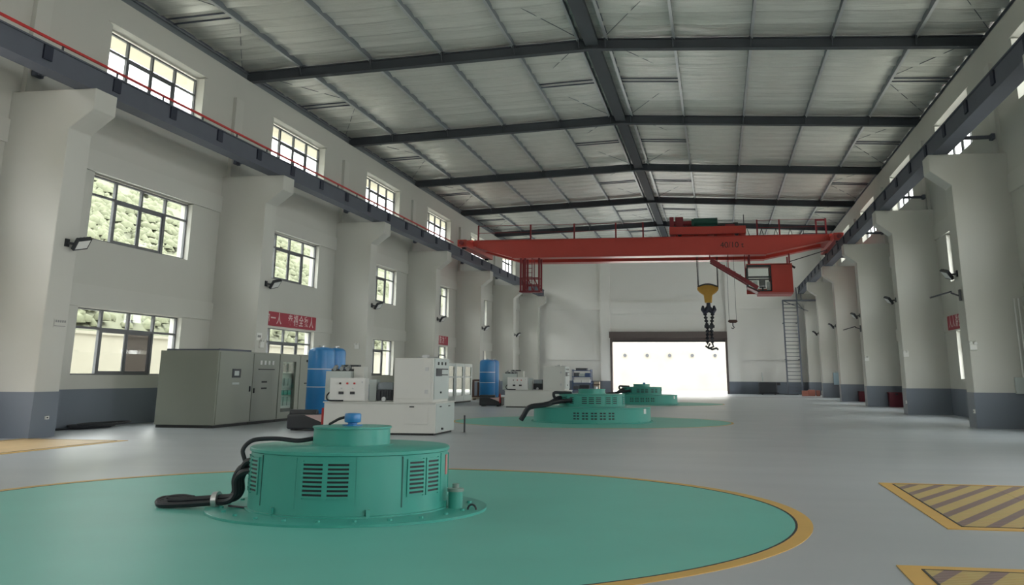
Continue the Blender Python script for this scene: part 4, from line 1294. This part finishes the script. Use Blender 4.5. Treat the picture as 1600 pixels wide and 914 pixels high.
# ladder to the crane level
t_ = empty('access_ladder', (6.65, 94.2, 0), 'dark steel access ladder rising to the right runway beam', 'ladder')
for x in (6.02, 7.26):
    MB().box(x - .065, x + .065, 94.1, 94.2, 0, 8.2).build('rail', M_STEEL, t_)
f0 = None
for i in range(24):
    z = .35 + .325 * i
    if f0 is None: f0 = MB().cyl((6.06, 94.15, z), (7.22, 94.15, z), .034, 6).build('rung', M_STEEL, t_, org=(6.6, 94.15, z))
    else:
        o = bpy.data.objects.new('rung', f0.data); COL.objects.link(o); o.parent = t_; o.location = f0.location + Vector((0, 0, .325 * i))
MB().box(6.0, 9.0, 94.0, 94.8, 8.12, 8.22).build('landing', M_STEEL, t_)
MB().bar((6.1, 94.1, 8.1), (8.2, 94.1, 7.2), .06).bar((7.26, 95.0, 8.15), (8.0, 95.0, 7.2), .05).build('brace', M_STEEL, t_)
for x in (7.25, 7.65): MB().box(x - .05, x + .05, 94.1, 94.2, 8.2, 9.3).build('guard_post', M_STEEL, t_)
for z in (3.0, 6.2):
    MB().box(6.0, 6.06, 94.2, 96.2, z, z + .06).box(7.2, 7.26, 94.2, 96.2, z, z + .06).build('wall_bracket', M_STEEL, t_)

# ------------------------------------------------------------------ far left corner
rx0, rx1, ry0, ry1 = -13.15, -11.4, 93.9, 95.0
t_ = empty('storage_rack', (-12.3, 94.4, 0), 'blue storage rack stacked with dark goods left of the doorway', 'rack')
for x in (rx0, rx1 - .06):
    for y in (ry0, ry1 - .06): box('post', M_SHELF, x, x + .06, y, y + .06, 0, 2.1, t_)
for z in (.25, .85, 1.4, 1.95): box('shelf', M_SHELF, rx0, rx1, ry0, ry1, z, z + .06, t_)
stock = [(-13.05, -12.5, .31, .62, M_STONE), (-12.45, -11.6, .31, .70, M_BLACKM), (-13.0, -12.3, .91, 1.16, M_LIGHTW), (-12.25, -11.5, .91, 1.2, M_LIGHTW), (-13.0, -12.55, 1.46, 1.8, M_STONE),
         (-12.5, -12.0, 1.46, 1.72, M_LGREY), (-11.95, -11.5, 1.46, 1.78, M_SHELF), (-12.8, -11.8, 2.01, 2.2, M_STONE)]
names = ['dark stock box on the lowest shelf of the blue rack, left', 'black stock box on the lowest shelf of the blue rack, right', 'white carton on the second shelf of the blue rack, left', 'white carton on the second shelf of the blue rack, right',
         'dark crate on the third shelf of the blue rack', 'light grey bin in the middle of the third shelf of the blue rack', 'blue bin on the third shelf of the blue rack', 'long dark crate lying on top of the blue rack']
for (x0, x1, z0, z1, m_), nm in zip(stock, names):
    t2 = empty('stock_box', ((x0 + x1) / 2, 94.4, z0), nm, 'box', 'goods on the blue rack')
    MB().box(x0, x1, ry0 + .08, ry1 - .15, z0, z1 - .03).build('body', m_, t2, bevel=.01)
    MB().box(x0 - .01, x1 + .01, ry0 + .07, ry1 - .14, z1 - .03, z1).build('lid', m_, t2)
t2 = empty('timber_crate', (-11.0, 95.2, 0), 'pale brown crate on the floor between blue rack and doorway', 'crate')
MB().box(-11.25, -10.75, 94.9, 95.7, 0, 1.0).build('body', M_TIMBER, t2, bevel=.02)
MB().box(-11.28, -10.72, 94.86, 94.9, .2, .3).box(-11.28, -10.72, 94.86, 94.9, .7, .8).build('batten', M_CRATE, t2)
# brown crate on a pallet beside the second row of cabinets
t2 = empty('equipment_crate', (-14.7, 65.2, .18), 'dark brown open crate on a pale pallet by the left wall', 'crate')
for x in (-15.3, -14.1):
    for y in (64.2, 66.2): box('post', M_CRATE, x - .06, x + .06, y - .06, y + .06, .18, 1.25, t2)
MB().box(-15.3, -14.1, 64.2, 66.2, 1.15, 1.27).box(-15.3, -14.1, 64.2, 66.2, .18, .28).build('frame', M_CRATE, t2)
MB().box(-15.1, -14.3, 64.4, 65.1, .28, 1.1).build('content', M_CRATE, t2)
MB().box(-15.1, -14.3, 65.25, 66.1, .28, 1.1).build('content', M_STONE, t2)
t2 = empty('timber_pallet', (-14.6, 65.2, 0), 'pale timber pallet under the dark brown crate', 'pallet')
for i in range(5): box('plank', M_TIMBER, -15.5, -13.7, 64.0 + .5 * i, 64.4 + .5 * i, .12, .18, t2)
for x in (-15.4, -14.65, -13.9): box('bearer', M_TIMBER, x, x + .12, 64.0, 66.4, 0, .12, t2)
# black hose heap by the left wall
t2 = empty('hose_coil', (-17.7, 27.6, 0), 'flat heap of black hose on the floor under the nearest left window', 'hose')
rr = random.Random(4)
for i in range(4):
    cx, cy = -17.75 + rr.uniform(-.12, .12), 27.6 + rr.uniform(-.2, .4)
    pts = [(cx + (.28 + .03 * i) * math.cos(q) * (1 + .1 * math.sin(3 * q + i)), cy + (.9 + .1 * i) * math.sin(q), .035 + .03 * i) for q in [2 * PI * k / 24 for k in range(25)]]
    MB().tube(pts, .03, 6, caps=False).build('loop', M_BLACK, t2, smooth=True)
MB().tube(spl([(-17.75, 26.9, .04), (-17.9, 26.3, .03), (-18.0, 25.7, .03), (-17.7, 25.1, .03)]), .03, 6).build('loose_end', M_BLACK, t2, smooth=True)


# ------------------------------------------------------------------ light portals in the openings (they only guide sky sampling)
def portal(loc, rot, sx, sy):
    l = bpy.data.lights.new('daylight_portal', 'AREA')
    l.shape = 'RECTANGLE'; l.size = sx; l.size_y = sy
    l.cycles.is_portal = True
    p = bpy.data.objects.new('daylight_portal', l)
    COL.objects.link(p)
    p.location = loc; p.rotation_euler = rot


for side in ('left', 'right'):
    for r_, (z0, z1) in enumerate(WZ):
        if side == 'left': portal((XL - .6, 40, (z0 + z1) / 2), (0, -PI / 2, 0), z1 - z0, 108)
        else: portal((XR + .6, 40, (z0 + z1) / 2), (0, PI / 2, 0), z1 - z0, 108)
portal(((DX0 + DX1) / 2, 96.9, DZ / 2), (-PI / 2, 0, 0), DX1 - DX0, DZ)
